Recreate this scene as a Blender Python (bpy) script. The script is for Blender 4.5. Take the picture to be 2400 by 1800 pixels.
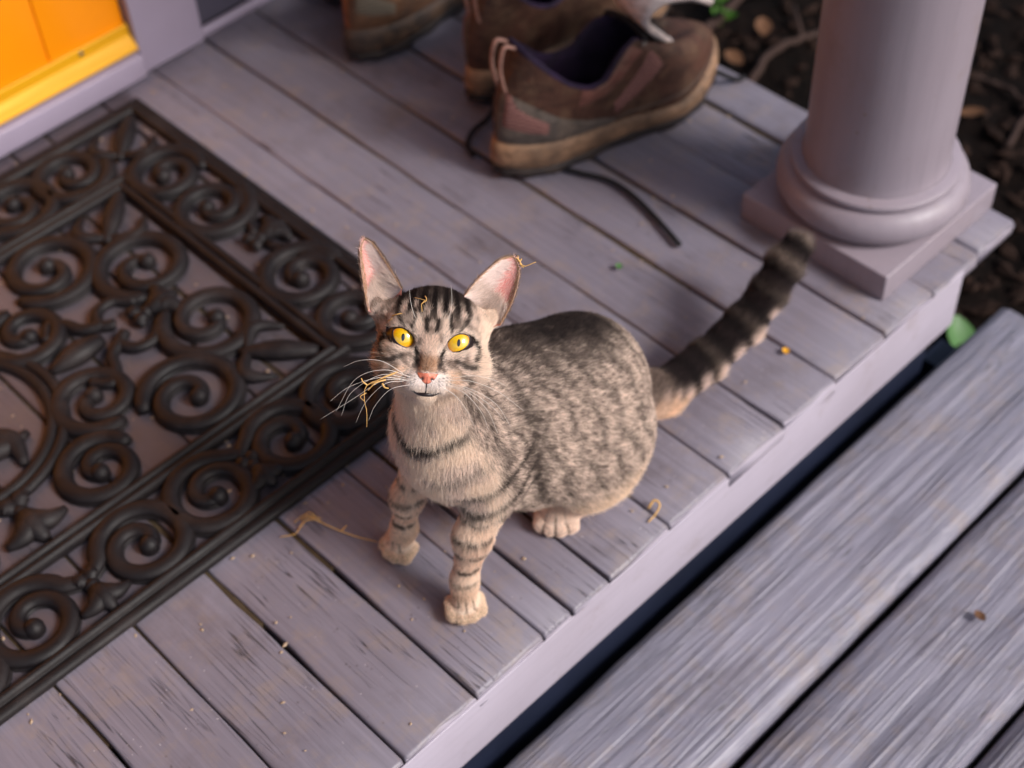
import bpy, bmesh, math, random
import numpy as np
from mathutils import Vector, Matrix

for o in list(bpy.data.objects): bpy.data.objects.remove(o)
SC = bpy.context.scene
COL = SC.collection
R = math.radians
rng = np.random.default_rng(7)
random.seed(7)

# ---------------------------------------------------------------- camera
cam_d = bpy.data.cameras.new('camera'); cam = bpy.data.objects.new('camera', cam_d); COL.objects.link(cam)
cam.location = (0, -.5244, 1.14)
cam.rotation_euler = (R(41.5196), R(2.4074), R(-44.6257))
cam_d.sensor_width = 36; cam_d.lens = 53.815; cam_d.clip_start = .02; cam_d.clip_end = 200
cam_d.dof.use_dof = True; cam_d.dof.focus_distance = 1.128; cam_d.dof.aperture_fstop = 4.2
SC.camera = cam

# ---------------------------------------------------------------- sky, sun, exposure
SUN_AZ = (.34, -.94); SUN_EL = 40
w = bpy.data.worlds.new('World'); SC.world = w; w.use_nodes = True
nt = w.node_tree; bgn = nt.nodes['Background']
sky = nt.nodes.new('ShaderNodeTexSky'); sky.sky_type = 'NISHITA'; sky.sun_disc = False
sky.sun_elevation = R(SUN_EL); sky.sun_rotation = math.atan2(SUN_AZ[0], SUN_AZ[1])
sky.air_density = 1.0; sky.dust_density = 4.0; sky.ozone_density = 1.0
nt.links.new(sky.outputs[0], bgn.inputs[0]); bgn.inputs[1].default_value = .06
sd = bpy.data.lights.new('sun', 'SUN'); sun = bpy.data.objects.new('sun', sd); COL.objects.link(sun)
sd.energy = 1.5; sd.angle = R(17); sd.color = (1, .98, .985)
h_ = math.hypot(*SUN_AZ)
sun.rotation_euler = Vector((SUN_AZ[0] / h_ * math.cos(R(SUN_EL)), SUN_AZ[1] / h_ * math.cos(R(SUN_EL)), math.sin(R(SUN_EL)))).to_track_quat('Z', 'Y').to_euler()
sun.location = (3, -3, 4)
vs = SC.view_settings; vs.view_transform = 'Standard'; vs.look = 'None'; vs.gamma = 1; vs.exposure = 1.1
SC.render.engine = 'CYCLES'
SC.cycles.use_denoising = True
SC.cycles.max_bounces = 8; SC.cycles.diffuse_bounces = 4; SC.cycles.glossy_bounces = 3; SC.cycles.transparent_max_bounces = 8
SC.cycles_curves.shape = 'RIBBONS' if hasattr(SC, 'cycles_curves') else 'RIBBONS'

# ---------------------------------------------------------------- helpers
def sr(r, g, b, k=1.0):                                   # 0-255 display values -> linear
    f = lambda c: ((c / 255 + .055) / 1.055) ** 2.4 if c > 10 else c / 255 / 12.92
    return (f(r) * k, f(g) * k, f(b) * k, 1)
def tag(o, label=None, cat=None, group=None, kind=None):
    if label: o['label'] = label
    if cat: o['category'] = cat
    if group: o['group'] = group
    if kind: o['kind'] = kind
    return o
def empty(name, loc=(0, 0, 0), rz=0):
    o = bpy.data.objects.new(name, None); COL.objects.link(o); o.location = loc; o.rotation_euler = (0, 0, rz); o.empty_display_size = .05
    return o
def mesh_obj(name, V, Fc, mat=None, parent=None, smooth=True, off=None):
    me = bpy.data.meshes.new(name)
    V = np.asarray(V, float)
    if off is not None: V = V - np.asarray(off)
    me.from_pydata(V.tolist(), [], [list(map(int, f)) for f in Fc]); me.update()
    if smooth: me.polygons.foreach_set('use_smooth', [True] * len(me.polygons))
    o = bpy.data.objects.new(name, me); COL.objects.link(o)
    if mat is not None:
        for m in (mat if isinstance(mat, (list, tuple)) else [mat]): me.materials.append(m)
    if parent is not None: o.parent = parent
    return o
class MB:
    def __init__(s): s.v = []; s.f = []
    def add(s, V, Fc):
        n = len(s.v); s.v += [tuple(p) for p in V]; s.f += [tuple(i + n for i in f) for f in Fc]; return s
    def box(s, x0, x1, y0, y1, z0, z1, b=0.0):
        bm = bmesh.new(); bmesh.ops.create_cube(bm, size=1)
        for v in bm.verts: v.co = ((x0 + x1) / 2 + v.co.x * (x1 - x0), (y0 + y1) / 2 + v.co.y * (y1 - y0), (z0 + z1) / 2 + v.co.z * (z1 - z0))
        if b: bmesh.ops.bevel(bm, geom=bm.edges[:], offset=b, segments=3, affect='EDGES', profile=.5)
        bm.verts.index_update()
        s.add([v.co[:] for v in bm.verts], [[v.index for v in f.verts] for f in bm.faces]); bm.free(); return s
    def tube(s, pts, rad, n=8, flat=1.0, cap=True, up=None):
        V, Fc = tube(pts, rad, n, flat, cap, up); return s.add(V, Fc)
    def build(s, name, mat=None, parent=None, smooth=True, off=None): return mesh_obj(name, s.v, s.f, mat, parent, smooth, off)
def tube(pts, rad, n=8, flat=1.0, cap=True, up=None):
    P = np.asarray(pts, float); m = len(P)
    rad = np.full(m, rad) if np.isscalar(rad) else np.asarray(rad, float)
    T = np.gradient(P, axis=0); T /= np.linalg.norm(T, axis=1)[:, None] + 1e-12
    V = []; nrm = None
    for i in range(m):
        if up is not None:
            b = np.cross(T[i], up); b /= np.linalg.norm(b) + 1e-9; a = np.cross(b, T[i])
        else:
            if nrm is None:
                nrm = np.cross(T[i], (0, 0, 1.)) if abs(T[i][2]) < .9 else np.cross(T[i], (1., 0, 0))
            nrm = nrm - T[i] * (nrm @ T[i]); nrm /= np.linalg.norm(nrm) + 1e-12
            b = nrm; a = np.cross(b, T[i])
        for k in range(n):
            t = 2 * math.pi * k / n
            V.append(P[i] + rad[i] * (b * math.cos(t) + a * math.sin(t) * flat))
    Fc = []
    for i in range(m - 1):
        for k in range(n):
            k2 = (k + 1) % n
            Fc.append((i * n + k, i * n + k2, (i + 1) * n + k2, (i + 1) * n + k))
    if cap:
        Fc.append(tuple(range(n - 1, -1, -1))); Fc.append(tuple((m - 1) * n + k for k in range(n)))
    return V, Fc
def spline(pts, n=40):                                    # Catmull-Rom through points
    P = np.asarray(pts, float); P = np.vstack([2 * P[0] - P[1], P, 2 * P[-1] - P[-2]]); out = []
    m = len(P) - 3
    for t in np.linspace(0, m - 1e-6, n):
        i = int(t); u = t - i; a, b, c, d = P[i:i + 4]
        out.append(.5 * ((2 * b) + (c - a) * u + (2 * a - 5 * b + 4 * c - d) * u * u + (3 * b - a - 3 * c + d) * u ** 3))
    return np.array(out)
def lathe(prof, n=48):
    V = []; Fc = []; m = len(prof)
    for k in range(n):
        t = 2 * math.pi * k / n
        for r, z in prof: V.append((r * math.cos(t), r * math.sin(t), z))
    for k in range(n):
        k2 = (k + 1) % n
        for i in range(m - 1): Fc.append((k * m + i, k2 * m + i, k2 * m + i + 1, k * m + i + 1))
    return V, Fc

# ---------------------------------------------------------------- materials
class NT:
    def __init__(s, name):
        s.m = bpy.data.materials.new(name); s.m.use_nodes = True; s.t = s.m.node_tree
        s.b = s.t.nodes['Principled BSDF']; s.out = s.t.nodes['Material Output']
    def n(s, typ, **kw):
        nd = s.t.nodes.new(typ)
        for k, v in kw.items():
            if hasattr(nd, k): setattr(nd, k, v)
        return nd
    def l(s, a, b): s.t.links.new(a, b)
    def pos(s, scale=(1, 1, 1), rnd=False, space='obj'):
        tc = s.n('ShaderNodeTexCoord'); mp = s.n('ShaderNodeMapping'); mp.inputs['Scale'].default_value = scale
        s.l(tc.outputs['Object'], mp.inputs[0])
        if rnd:
            oi = s.n('ShaderNodeObjectInfo'); mu = s.n('ShaderNodeMath', operation='MULTIPLY'); mu.inputs[1].default_value = 37.0
            s.l(oi.outputs['Random'], mu.inputs[0]); cb = s.n('ShaderNodeCombineXYZ'); s.l(mu.outputs[0], cb.inputs[0]); s.l(mu.outputs[0], cb.inputs[2])
            s.l(cb.outputs[0], mp.inputs['Location'])
        return mp.outputs[0]
    def noise(s, vec, scale, detail=4, rough=.55, dist=0):
        nd = s.n('ShaderNodeTexNoise'); nd.inputs['Scale'].default_value = scale; nd.inputs['Detail'].default_value = detail
        nd.inputs['Roughness'].default_value = rough; nd.inputs['Distortion'].default_value = dist
        s.l(vec, nd.inputs['Vector']); return nd.outputs[0]
    def voro(s, vec, scale, feature='F1'):
        nd = s.n('ShaderNodeTexVoronoi', feature=feature); nd.inputs['Scale'].default_value = scale; s.l(vec, nd.inputs['Vector']); return nd.outputs[0]
    def ramp(s, fac, stops):
        nd = s.n('ShaderNodeValToRGB'); el = nd.color_ramp.elements
        while len(el) < len(stops): el.new(.5)
        for e, (p, c) in zip(el, stops):
            e.position = p; e.color = c if isinstance(c, (tuple, list)) else (c, c, c, 1)
        s.l(fac, nd.inputs[0]); return nd.outputs[0]
    def mix(s, fac, a, b, mode='MIX'):
        nd = s.n('ShaderNodeMix', data_type='RGBA', blend_type=mode)
        for i, v in ((0, fac), (6, a), (7, b)):
            if hasattr(v, 'links') or hasattr(v, 'is_linked'): s.l(v, nd.inputs[i])
            else: nd.inputs[i].default_value = v
        return nd.outputs[2]
    def math(s, op, a, b=0.0, clamp=False):
        nd = s.n('ShaderNodeMath', operation=op); nd.use_clamp = clamp
        for i, v in ((0, a), (1, b)):
            if hasattr(v, 'is_linked'): s.l(v, nd.inputs[i])
            else: nd.inputs[i].default_value = v
        return nd.outputs[0]
    def bump(s, h, strength=.3, dist=.001, prev=None):
        nd = s.n('ShaderNodeBump'); nd.inputs['Strength'].default_value = strength; nd.inputs['Distance'].default_value = dist
        s.l(h, nd.inputs['Height'])
        if prev is not None: s.l(prev, nd.inputs['Normal'])
        return nd.outputs[0]
    def fin(s, col=None, rough=.5, normal=None, spec=.5, metal=0):
        b = s.b
        if col is not None:
            if hasattr(col, 'is_linked'): s.l(col, b.inputs['Base Color'])
            else: b.inputs['Base Color'].default_value = col
        if hasattr(rough, 'is_linked'): s.l(rough, b.inputs['Roughness'])
        else: b.inputs['Roughness'].default_value = rough
        b.inputs['Specular IOR Level'].default_value = spec; b.inputs['Metallic'].default_value = metal
        if normal is not None: s.l(normal, b.inputs['Normal'])
        return s.m

def painted_boards(name, ca, cb, along='y', crack=1.0, wave=0.0):
    g = NT(name)
    st = (lambda a, b: (a, b, a)) if along == 'y' else (lambda a, b: (b, a, a))
    p = g.pos((1, 1, 1), True)
    lo = g.noise(p, 5, 4)
    col = g.mix(g.ramp(lo, [(.3, 0), (.7, 1)]), ca, cb)
    gr = g.noise(g.pos(st(230, 7), True), 1, 6, .65, .3)                        # fine grain
    col = g.mix(.5, col, g.mix(g.ramp(gr, [(.25, 0), (.75, 1)]), tuple(c * .74 for c in ca[:3]) + (1,), tuple(min(1, c * 1.22) for c in cb[:3]) + (1,)))
    # stretched ridges = checks in the paint
    ck = g.noise(g.pos(st(150, 4.2), True), 1, 2, .5, .1)
    rid = g.math('ABSOLUTE', g.math('SUBTRACT', ck, .5))
    line = g.ramp(rid, [(.0, 1), (.006 * crack, .9), (.016 * crack, 0)])
    msk = g.ramp(g.noise(p, 9, 3), [(.50, 0), (.62, 1)])
    crk = g.math('MULTIPLY', line, msk)
    col = g.mix(g.math('MULTIPLY', crk, .85), col, sr(48, 42, 44))
    # chips, grit, dust
    vd = g.voro(p, 210); spot = g.ramp(vd, [(.0, 1), (.10, 1), (.16, 0)])
    spm = g.math('MULTIPLY', spot, g.ramp(g.noise(p, 60, 2), [(.60, 0), (.66, 1)]))
    col = g.mix(g.math('MULTIPLY', spm, .75), col, sr(196, 186, 190))
    vd2 = g.voro(g.pos((1.13, 1.07, 1), True), 120); sp2 = g.math('MULTIPLY', g.ramp(vd2, [(0, 1), (.09, 1), (.2, 0)]), g.ramp(g.noise(p, 33, 2), [(.58, 0), (.66, 1)]))
    col = g.mix(g.math('MULTIPLY', sp2, .6), col, sr(62, 52, 50))
    dust = g.ramp(g.noise(p, 26, 6, .75), [(.50, 0), (.68, 1)])
    col = g.mix(g.math('MULTIPLY', dust, .45), col, sr(146, 128, 114))
    stain = g.ramp(g.noise(p, 7, 6, .72), [(.52, 0), (.68, 1)])
    col = g.mix(g.math('MULTIPLY', stain, .38), col, sr(84, 72, 70))
    if along == 'y':                                     # shade in the mat openings, painted dark into the boards
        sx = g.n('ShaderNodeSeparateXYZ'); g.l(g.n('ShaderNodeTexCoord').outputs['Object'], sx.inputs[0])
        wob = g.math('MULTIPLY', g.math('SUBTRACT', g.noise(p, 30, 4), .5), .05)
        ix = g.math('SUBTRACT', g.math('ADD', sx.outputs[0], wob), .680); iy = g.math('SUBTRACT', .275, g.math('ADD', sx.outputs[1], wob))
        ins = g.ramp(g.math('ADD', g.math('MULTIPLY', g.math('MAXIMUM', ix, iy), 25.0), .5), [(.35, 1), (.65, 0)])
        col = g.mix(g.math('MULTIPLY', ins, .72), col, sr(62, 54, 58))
    h = g.math('SUBTRACT', g.math('ADD', g.math('MULTIPLY', gr, .5), g.math('MULTIPLY', spm, .5)), g.math('MULTIPLY', crk, 1.5))
    n1 = g.bump(h, .55, .0012)
    if wave:
        rip = g.noise(g.pos(st(95, 4.2), True), 1, 4, .55, .5)
        n1 = g.bump(rip, wave, .007, n1)
        col = g.mix(g.ramp(rip, [(.34, .22), (.44, 0)]), col, sr(80, 82, 92)); col = g.mix(g.ramp(rip, [(.60, 0), (.72, .32)]), col, sr(176, 166, 178))
        rip2 = g.noise(g.pos(st(34, 2.2), True), 1, 3, .5, .3)
        n1 = g.bump(rip2, wave * .8, .012, n1)
    rg = g.math('ADD', g.math('MULTIPLY', lo, .25), .30)
    return g.fin(col, rg, n1, .45)

M = {}
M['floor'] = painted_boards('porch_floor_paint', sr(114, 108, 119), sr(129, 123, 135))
M['step'] = painted_boards('step_paint', sr(118, 116, 130), sr(142, 138, 152), along='x', crack=.5, wave=.8)
def paint(name, c, c2=None, rough=.45, nscale=8, bump=.12, spec=.45, speck=None, streak=None):
    g = NT(name); p = g.pos(rnd=True); n = g.noise(p, nscale, 5)
    col = g.mix(g.ramp(n, [(.3, 0), (.7, 1)]), c, c2 or tuple(x * .88 for x in c[:3]) + (1,))
    if speck:
        v = g.voro(p, 90); m = g.math('MULTIPLY', g.ramp(v, [(0, 1), (.1, 1), (.2, 0)]), g.ramp(g.noise(p, 25, 2), [(.6, 0), (.68, 1)]))
        col = g.mix(g.math('MULTIPLY', m, .7), col, speck)
    if streak:                                           # brush marks, scuffs and rubbed-in dirt along one direction
        s1_ = g.noise(g.pos(streak, True), 1, 5, .65, .2); s2_ = g.noise(p, 13, 6, .75)
        col = g.mix(g.ramp(s1_, [(.50, 0), (.78, .40)]), col, tuple(x * .62 for x in c[:3]) + (1,))
        col = g.mix(g.ramp(s2_, [(.56, 0), (.72, .45)]), col, sr(128, 112, 104))
        return g.fin(col, g.math('ADD', g.math('MULTIPLY', s2_, .3), rough - .12), g.bump(s1_, .35, .0010, g.bump(g.noise(p, 160, 4), bump, .0008)), spec)
    return g.fin(col, rough, g.bump(g.noise(p, 160, 4), bump, .0008), spec)
M['fascia'] = paint('fascia_paint', sr(176, 168, 182), sr(162, 153, 165), .42, 6, .2, .5, sr(150, 132, 120), (6, 130, 130))
M['trim'] = paint('trim_paint', sr(154, 142, 161), sr(144, 132, 149), .45)
M['wall'] = paint('siding_paint', sr(70, 66, 80), sr(60, 57, 70), .6)
M['column'] = paint('column_paint', sr(146, 136, 146), sr(140, 128, 137), .42, 5, .06, .5, sr(120, 104, 92), (95, 95, 5))
M['door'] = paint('door_paint', (.95, .30, .002, 1), (.90, .27, .002, 1), .35, 3, .05, .4)
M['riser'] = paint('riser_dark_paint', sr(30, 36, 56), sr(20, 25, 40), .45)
M['under'] = paint('underside_dark', sr(40, 34, 32), None, .9)
M['dirtgap'] = paint('gap_dirt', sr(82, 70, 54), sr(58, 48, 38), .95, 60, .6, .1)
g = NT('brass'); p = g.pos((1, 40, 40)); n = g.noise(p, 8, 3)
M['brass'] = g.fin(g.mix(n, sr(232, 172, 10), sr(200, 140, 8)), g.ramp(n, [(.3, .5), (.7, .65)]), None, .4, .1)
M['steel'] = NT('screw_steel').fin(sr(120, 120, 118), .35, None, .5, 1)
g = NT('mat_rubber'); p = g.pos(); n = g.noise(p, 30, 5)
du = g.ramp(g.noise(p, 11, 6, .7), [(.52, 0), (.75, 1)])
colr = g.mix(g.ramp(n, [(.3, 0), (.7, 1)]), sr(20, 16, 18), sr(30, 24, 25))
colr = g.mix(g.math('MULTIPLY', du, .35), colr, sr(78, 68, 66))
M['rubber'] = g.fin(colr, g.ramp(n, [(.3, .50), (.7, .68)]), g.bump(g.noise(p, 420, 3), .35, .0007), .30)
g = NT('soil'); p = g.pos(); n = g.noise(p, 14, 8, .7); v = g.voro(p, 55)
cs = g.mix(g.ramp(n, [(.3, 0), (.7, 1)]), sr(12, 9, 8), sr(34, 24, 20))
cs = g.mix(g.math('MULTIPLY', g.ramp(v, [(0, 1), (.25, 0)]), .45), cs, sr(62, 44, 34))
M['soil'] = g.fin(cs, .95, g.bump(g.noise(p, 60, 6, .75), 1, .02), .1)
def plain(name, c, rough=.6, spec=.4, nscale=40, bump=.3, c2=None):
    g = NT(name); p = g.pos(); n = g.noise(p, nscale, 4)
    return g.fin(g.mix(n, c, c2 or tuple(x * .6 for x in c[:3]) + (1,)), rough, g.bump(g.noise(p, nscale * 8, 3), bump, .001), spec)
M['twig'] = plain('twig_bark', sr(66, 50, 45), .8, .2, 50)
M['leaf_brown'] = plain('dead_leaf', sr(110, 76, 52), .7, .3, 60)
M['leaf_green'] = plain('green_leaf', sr(70, 116, 22), .5, .4, 60, .2)
M['leaf_pale'] = plain('pale_green_leaf', sr(84, 128, 70), .5, .4, 60, .2)
M['straw'] = plain('straw', sr(232, 190, 120), .6, .35, 200, .2, sr(196, 146, 80))
M['fleck_y'] = plain('yellow_fleck', sr(235, 170, 40), .6)
M['crumb'] = plain('crumb', sr(190, 165, 140), .8, .2)
# ---------------------------------------------------------------- porch floor: every board its own mesh
def plank(name, axis, a0, a1, b0, b1, ztop, th, mats, parent, rows=26, jit=.0008, bev=.0022, end_mat=None, warp=.0006, endj=.0):
    """board along axis ('y' or 'x'); a = length range, b = width range"""
    V = []; Fc = []; mi = []
    ys = np.linspace(a0, a1, rows); ys[1] = a0 + .003; ys[-2] = a1 - .003
    j0 = np.cumsum(rng.normal(0, jit * .6, rows)); j0 -= np.linspace(j0[0], j0[-1], rows); j1 = np.cumsum(rng.normal(0, jit * .6, rows)); j1 -= np.linspace(j1[0], j1[-1], rows)
    j0 = np.clip(j0 + rng.normal(0, jit * .35, rows), -.0012, .0030); j1 = np.clip(j1 + rng.normal(0, jit * .35, rows), -.0030, .0012)
    zc = np.cumsum(rng.normal(0, warp, rows)); zc -= np.linspace(zc[0], zc[-1], rows); zc = np.clip(zc, -.0015, .0015)
    cup = rng.uniform(-.0006, .0009)
    n = 0
    for i, y in enumerate(ys):
        drop = (.0022 + abs(rng.normal(0, .0007))) if i in (0, rows - 1) else 0
        l = b0 + j0[i]; r = b1 + j1[i]; ww = r - l
        pr = [(l, -th), (l, -bev - drop), (l + bev * .35, -bev * .3 - drop), (l + bev * 1.2, -drop)]
        for t in (.25, .5, .75): pr.append((l + ww * t, -drop + cup * (1 - (2 * t - 1) ** 2) * -1))
        pr += [(r - bev * 1.2, -drop), (r - bev * .35, -bev * .3 - drop), (r, -bev - drop), (r, -th)]
        n = len(pr)
        for (x, z) in pr:
            e = rng.normal(0, endj) if i in (0,) else 0
            V.append((x, y + e, ztop + z + zc[i]) if axis == 'y' else (y + e, x, ztop + z + zc[i]))
    for i in range(rows - 1):
        for k in range(n - 1):
            q = (i * n + k, i * n + k + 1, (i + 1) * n + k + 1, (i + 1) * n + k)
            Fc.append(q if axis == 'y' else q[::-1]); mi.append(0)
        q = (i * n + n - 1, i * n, (i + 1) * n, (i + 1) * n + n - 1)
        Fc.append(q if axis == 'y' else q[::-1]); mi.append(0)
    e0 = tuple(range(n)); e1 = tuple((rows - 1) * n + k for k in range(n))
    Fc.append(e0[::-1] if axis == 'y' else e0); mi.append(len(mats) - 1); Fc.append(e1 if axis == 'y' else e1[::-1]); mi.append(len(mats) - 1)
    o = mesh_obj(name, V, Fc, mats, parent, True)
    o.data.polygons.foreach_set('material_index', mi)
    return o
EX0, BW = .1619, .08197
porch = tag(empty('porch_floor', (.4, .45, 0)), 'purple grey painted porch floor of narrow boards', kind='structure')
def fl(o): o.location = -Vector(porch.location); return o
edges = [EX0 + BW * k for k in range(-7, 13)] + [1.214]
gaps = {}
for i, (a, b) in enumerate(zip(edges[:-1], edges[1:])):
    gl = rng.uniform(.0009, .0017); gr = rng.uniform(.0009, .0017)
    y0 = rng.uniform(-.0016, .0004)
    if abs(a - (EX0 + BW * 4)) < .01:
        c = .5244
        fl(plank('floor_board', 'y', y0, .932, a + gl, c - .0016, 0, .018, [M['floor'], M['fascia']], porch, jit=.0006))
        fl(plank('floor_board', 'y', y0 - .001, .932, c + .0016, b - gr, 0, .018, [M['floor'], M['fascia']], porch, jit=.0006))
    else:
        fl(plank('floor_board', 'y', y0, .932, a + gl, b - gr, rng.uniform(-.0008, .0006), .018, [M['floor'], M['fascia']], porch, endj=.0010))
gd = MB(); gd.box(-.6, 1.20, .19, .93, -.016, -.0042); fl(gd.build('gap_dirt', M['dirtgap'], porch, False))
jb = MB(); jb.box(-.6, 1.10, .02, .93, -.06, -.0185); fl(jb.build('subfloor', M['under'], porch, False))

fas = tag(empty('porch_fascia', (.4, 0, -.06)), 'pale lilac painted fascia board along the front edge of the porch', 'fascia board')
fo = np.array(fas.location)
b = MB(); b.box(-.6, 1.119, -.0018, .0, -.088, -.0072, .0008); b.build('front_board', M['fascia'], fas, True, fo)
b = MB(); b.box(1.098, 1.1185, .0225, .92, -.088, -.0182, .002); b.build('side_board', M['fascia'], fas, True, fo)
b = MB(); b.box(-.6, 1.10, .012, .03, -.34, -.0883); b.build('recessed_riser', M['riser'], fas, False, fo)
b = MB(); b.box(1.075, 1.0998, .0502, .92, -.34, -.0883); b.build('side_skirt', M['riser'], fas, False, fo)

steps = tag(empty('porch_steps', (.4, -.23, -.16)), 'blue grey weathered wooden step treads below the porch edge', 'steps')
def st(o): o.location = -Vector(steps.location); return o
for a, b_ in ((-.1495, -.0025), (-.3045, -.1575), (-.459, -.312), (-.614, -.4665)):
    st(plank('step_plank', 'x', -.7, 1.236 + rng.uniform(-.006, .004), a, b_, -.14, .034, [M['step']], steps, rows=60, jit=.0007, bev=.011, warp=.0004))
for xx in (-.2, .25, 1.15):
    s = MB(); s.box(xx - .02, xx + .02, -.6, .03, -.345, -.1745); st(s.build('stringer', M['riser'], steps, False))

# ---------------------------------------------------------------- ground
def axis_grid(lo, hi, a, b, fine):
    return np.unique(np.concatenate([np.linspace(lo, a, 12), np.arange(a, b, fine), np.linspace(b, hi, 12)]))
gx = axis_grid(-25, 25, .9, 2.7, .018); gy = axis_grid(-25, 25, -.7, 2.0, .018)
GX, GY = np.meshgrid(gx, gy, indexing='ij')
def vnoise(x, y, s, seed):
    r = np.random.default_rng(seed).random((64, 64)); x = x / s; y = y / s
    xi = np.floor(x).astype(int); yi = np.floor(y).astype(int); fx = x - xi; fy = y - yi
    fx = fx * fx * (3 - 2 * fx); fy = fy * fy * (3 - 2 * fy); q = lambda i, j: r[i % 64, j % 64]
    return (q(xi, yi) * (1 - fx) + q(xi + 1, yi) * fx) * (1 - fy) + (q(xi, yi + 1) * (1 - fx) + q(xi + 1, yi + 1) * fx) * fy
GZ = -.30 + .05 * vnoise(GX, GY, .5, 1) + .028 * vnoise(GX, GY, .11, 2) + .016 * vnoise(GX, GY, .045, 3) + .012 * vnoise(GX, GY, .02, 4)
GZ = np.where((GX < 1.1) & (GY < .95), -.33, GZ)
nx, ny = GX.shape
V = np.stack([GX, GY, GZ], -1).reshape(-1, 3)
Fc = [(i * ny + j, (i + 1) * ny + j, (i + 1) * ny + j + 1, i * ny + j + 1) for i in range(nx - 1) for j in range(ny - 1)]
tag(mesh_obj('ground', V, Fc, M['soil']), 'dark brown bare garden soil beside the porch', kind='structure')
def gz(x, y):
    return float(-.30 + .05 * vnoise(np.array(x), np.array(y), .5, 1) + .028 * vnoise(np.array(x), np.array(y), .11, 2) + .016 * vnoise(np.array(x), np.array(y), .045, 3))
# chips of bark and soil clods: nobody could count them
cb = MB()
for _ in range(2600):
    x = rng.uniform(1.14, 2.4); y = rng.uniform(-.2, 1.9); s = rng.uniform(.004, .013)
    a = rng.uniform(0, 6.28); el = rng.uniform(1, 2.6)
    c = np.array([x, y, gz(x, y) + .012])
    d = np.array([math.cos(a), math.sin(a), rng.uniform(-.3, .3)]) * s * el; q = np.array([-math.sin(a), math.cos(a), rng.uniform(-.3, .3)]) * s; u = np.array([0, 0, s * .55])
    pts = [c - d, c - q * .9, c + d * .9, c + q, c + u + d * .2, c - u]
    cb.add(pts, [(0, 1, 4), (1, 2, 4), (2, 3, 4), (3, 0, 4), (1, 0, 5), (2, 1, 5), (3, 2, 5), (0, 3, 5)])
M['mulch'] = plain('mulch_chip', sr(50, 34, 27), .9, .15, 9, .4, sr(20, 13, 11))
tag(cb.build('mulch', M['mulch'], None, False), 'dark bark mulch and clods strewn over the soil', kind='stuff')

def leaf_mesh(L, W, curl=.3, n=7):
    V = []; Fc = []
    for i in range(n):
        t = i / (n - 1); wv = W * math.sin(math.pi * min(.98, t * .93 + .03)) ** .8 * .5
        z = curl * L * (t - .5) ** 2
        V += [(L * (t - .5), -wv, z + wv * .5), (L * (t - .5), 0, z), (L * (t - .5), wv, z + wv * .5)]
        if i:
            k = 3 * i; Fc += [(k - 3, k, k + 1, k - 2), (k - 2, k + 1, k + 2, k - 1)]
    V2 = [(x, y, z - .0004) for x, y, z in V]; m = len(V)
    Fc += [tuple(m + i for i in f[::-1]) for f in Fc]
    return V + V2, Fc
def leaf(name, L, W, loc, rot, mat, label, cat='leaf', group=None, curl=.35):
    V, Fc = leaf_mesh(L, W, curl); o = mesh_obj(name, V, Fc, mat); o.location = loc; o.rotation_euler = rot
    return tag(o, label, cat, group)
def twig(pts, r0, r1, label, forks=()):
    P = spline(pts, 24); P += rng.normal(0, .0015, P.shape)
    t = MB(); t.tube(P, np.linspace(r0, r1, 24), 7)
    for i, d, L in forks: t.tube([P[i], P[i] + np.array(d) * L * .5, P[i] + np.array(d) * L + np.array([0, 0, .004])], [r1 * 1.2, r1, r1 * .5], 5)
    return tag(t.build('twig', M['twig'], None, True), label, 'twig', 'twigs on the soil')

# ---------------------------------------------------------------- house front, door, unseen porch ceiling
house = tag(empty('house', (.5, .95, 0)), 'house front with lilac grey door frame and dark siding behind the porch', 'house')
ho = np.array(house.location)
b = MB(); b.box(.8172, 1.09, .936, 1.0, .012, .135, .003); b.build('siding_board', M['wall'], house, True, ho)
for k in range(1, 20):
    b = MB(); z = .012 + .12 * k
    V = [(.8172, .936 - 0.0, z + .0), (1.09, .936, z), (1.09, .944, z + .125), (.8172, .944, z + .125)]
    b.box(.8172, 1.09, .938, 1.0, z + .0045, z + .1205, .002); b.build('siding_board', M['wall'], house, True, ho)
b = MB(); b.box(-1.6, -.3, .94, 1.0, .012, 2.4); b.build('wall', M['wall'], house, False, ho)
b = MB(); b.box(-.3, 1.09, .96, 1.0, 2.08, 2.4); b.build('wall', M['wall'], house, False, ho)
b = MB(); b.box(.7235, .8160, .921, 1.0, .0004, 2.16, .0025); b.build('door_casing', M['trim'], house, True, ho)
b = MB(); b.box(-.3, .7230, .913, 1.0, .0004, .0335, .004); b.build('threshold', M['trim'], house, True, ho)
b = MB(); b.box(.8172, 1.09, .926, .9355, .0004, .0115, .002); b.build('base_moulding', M['trim'], house, True, ho)
b = MB(); b.box(-2.4, 1.75, -.75, 1.0, 2.42, 2.47); b.build('unseen_porch_ceiling', paint('unseen_ceiling_paint', sr(150, 148, 152), None, .6), house, False, ho)  # out of view; eave carried further out to cut sky light

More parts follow.
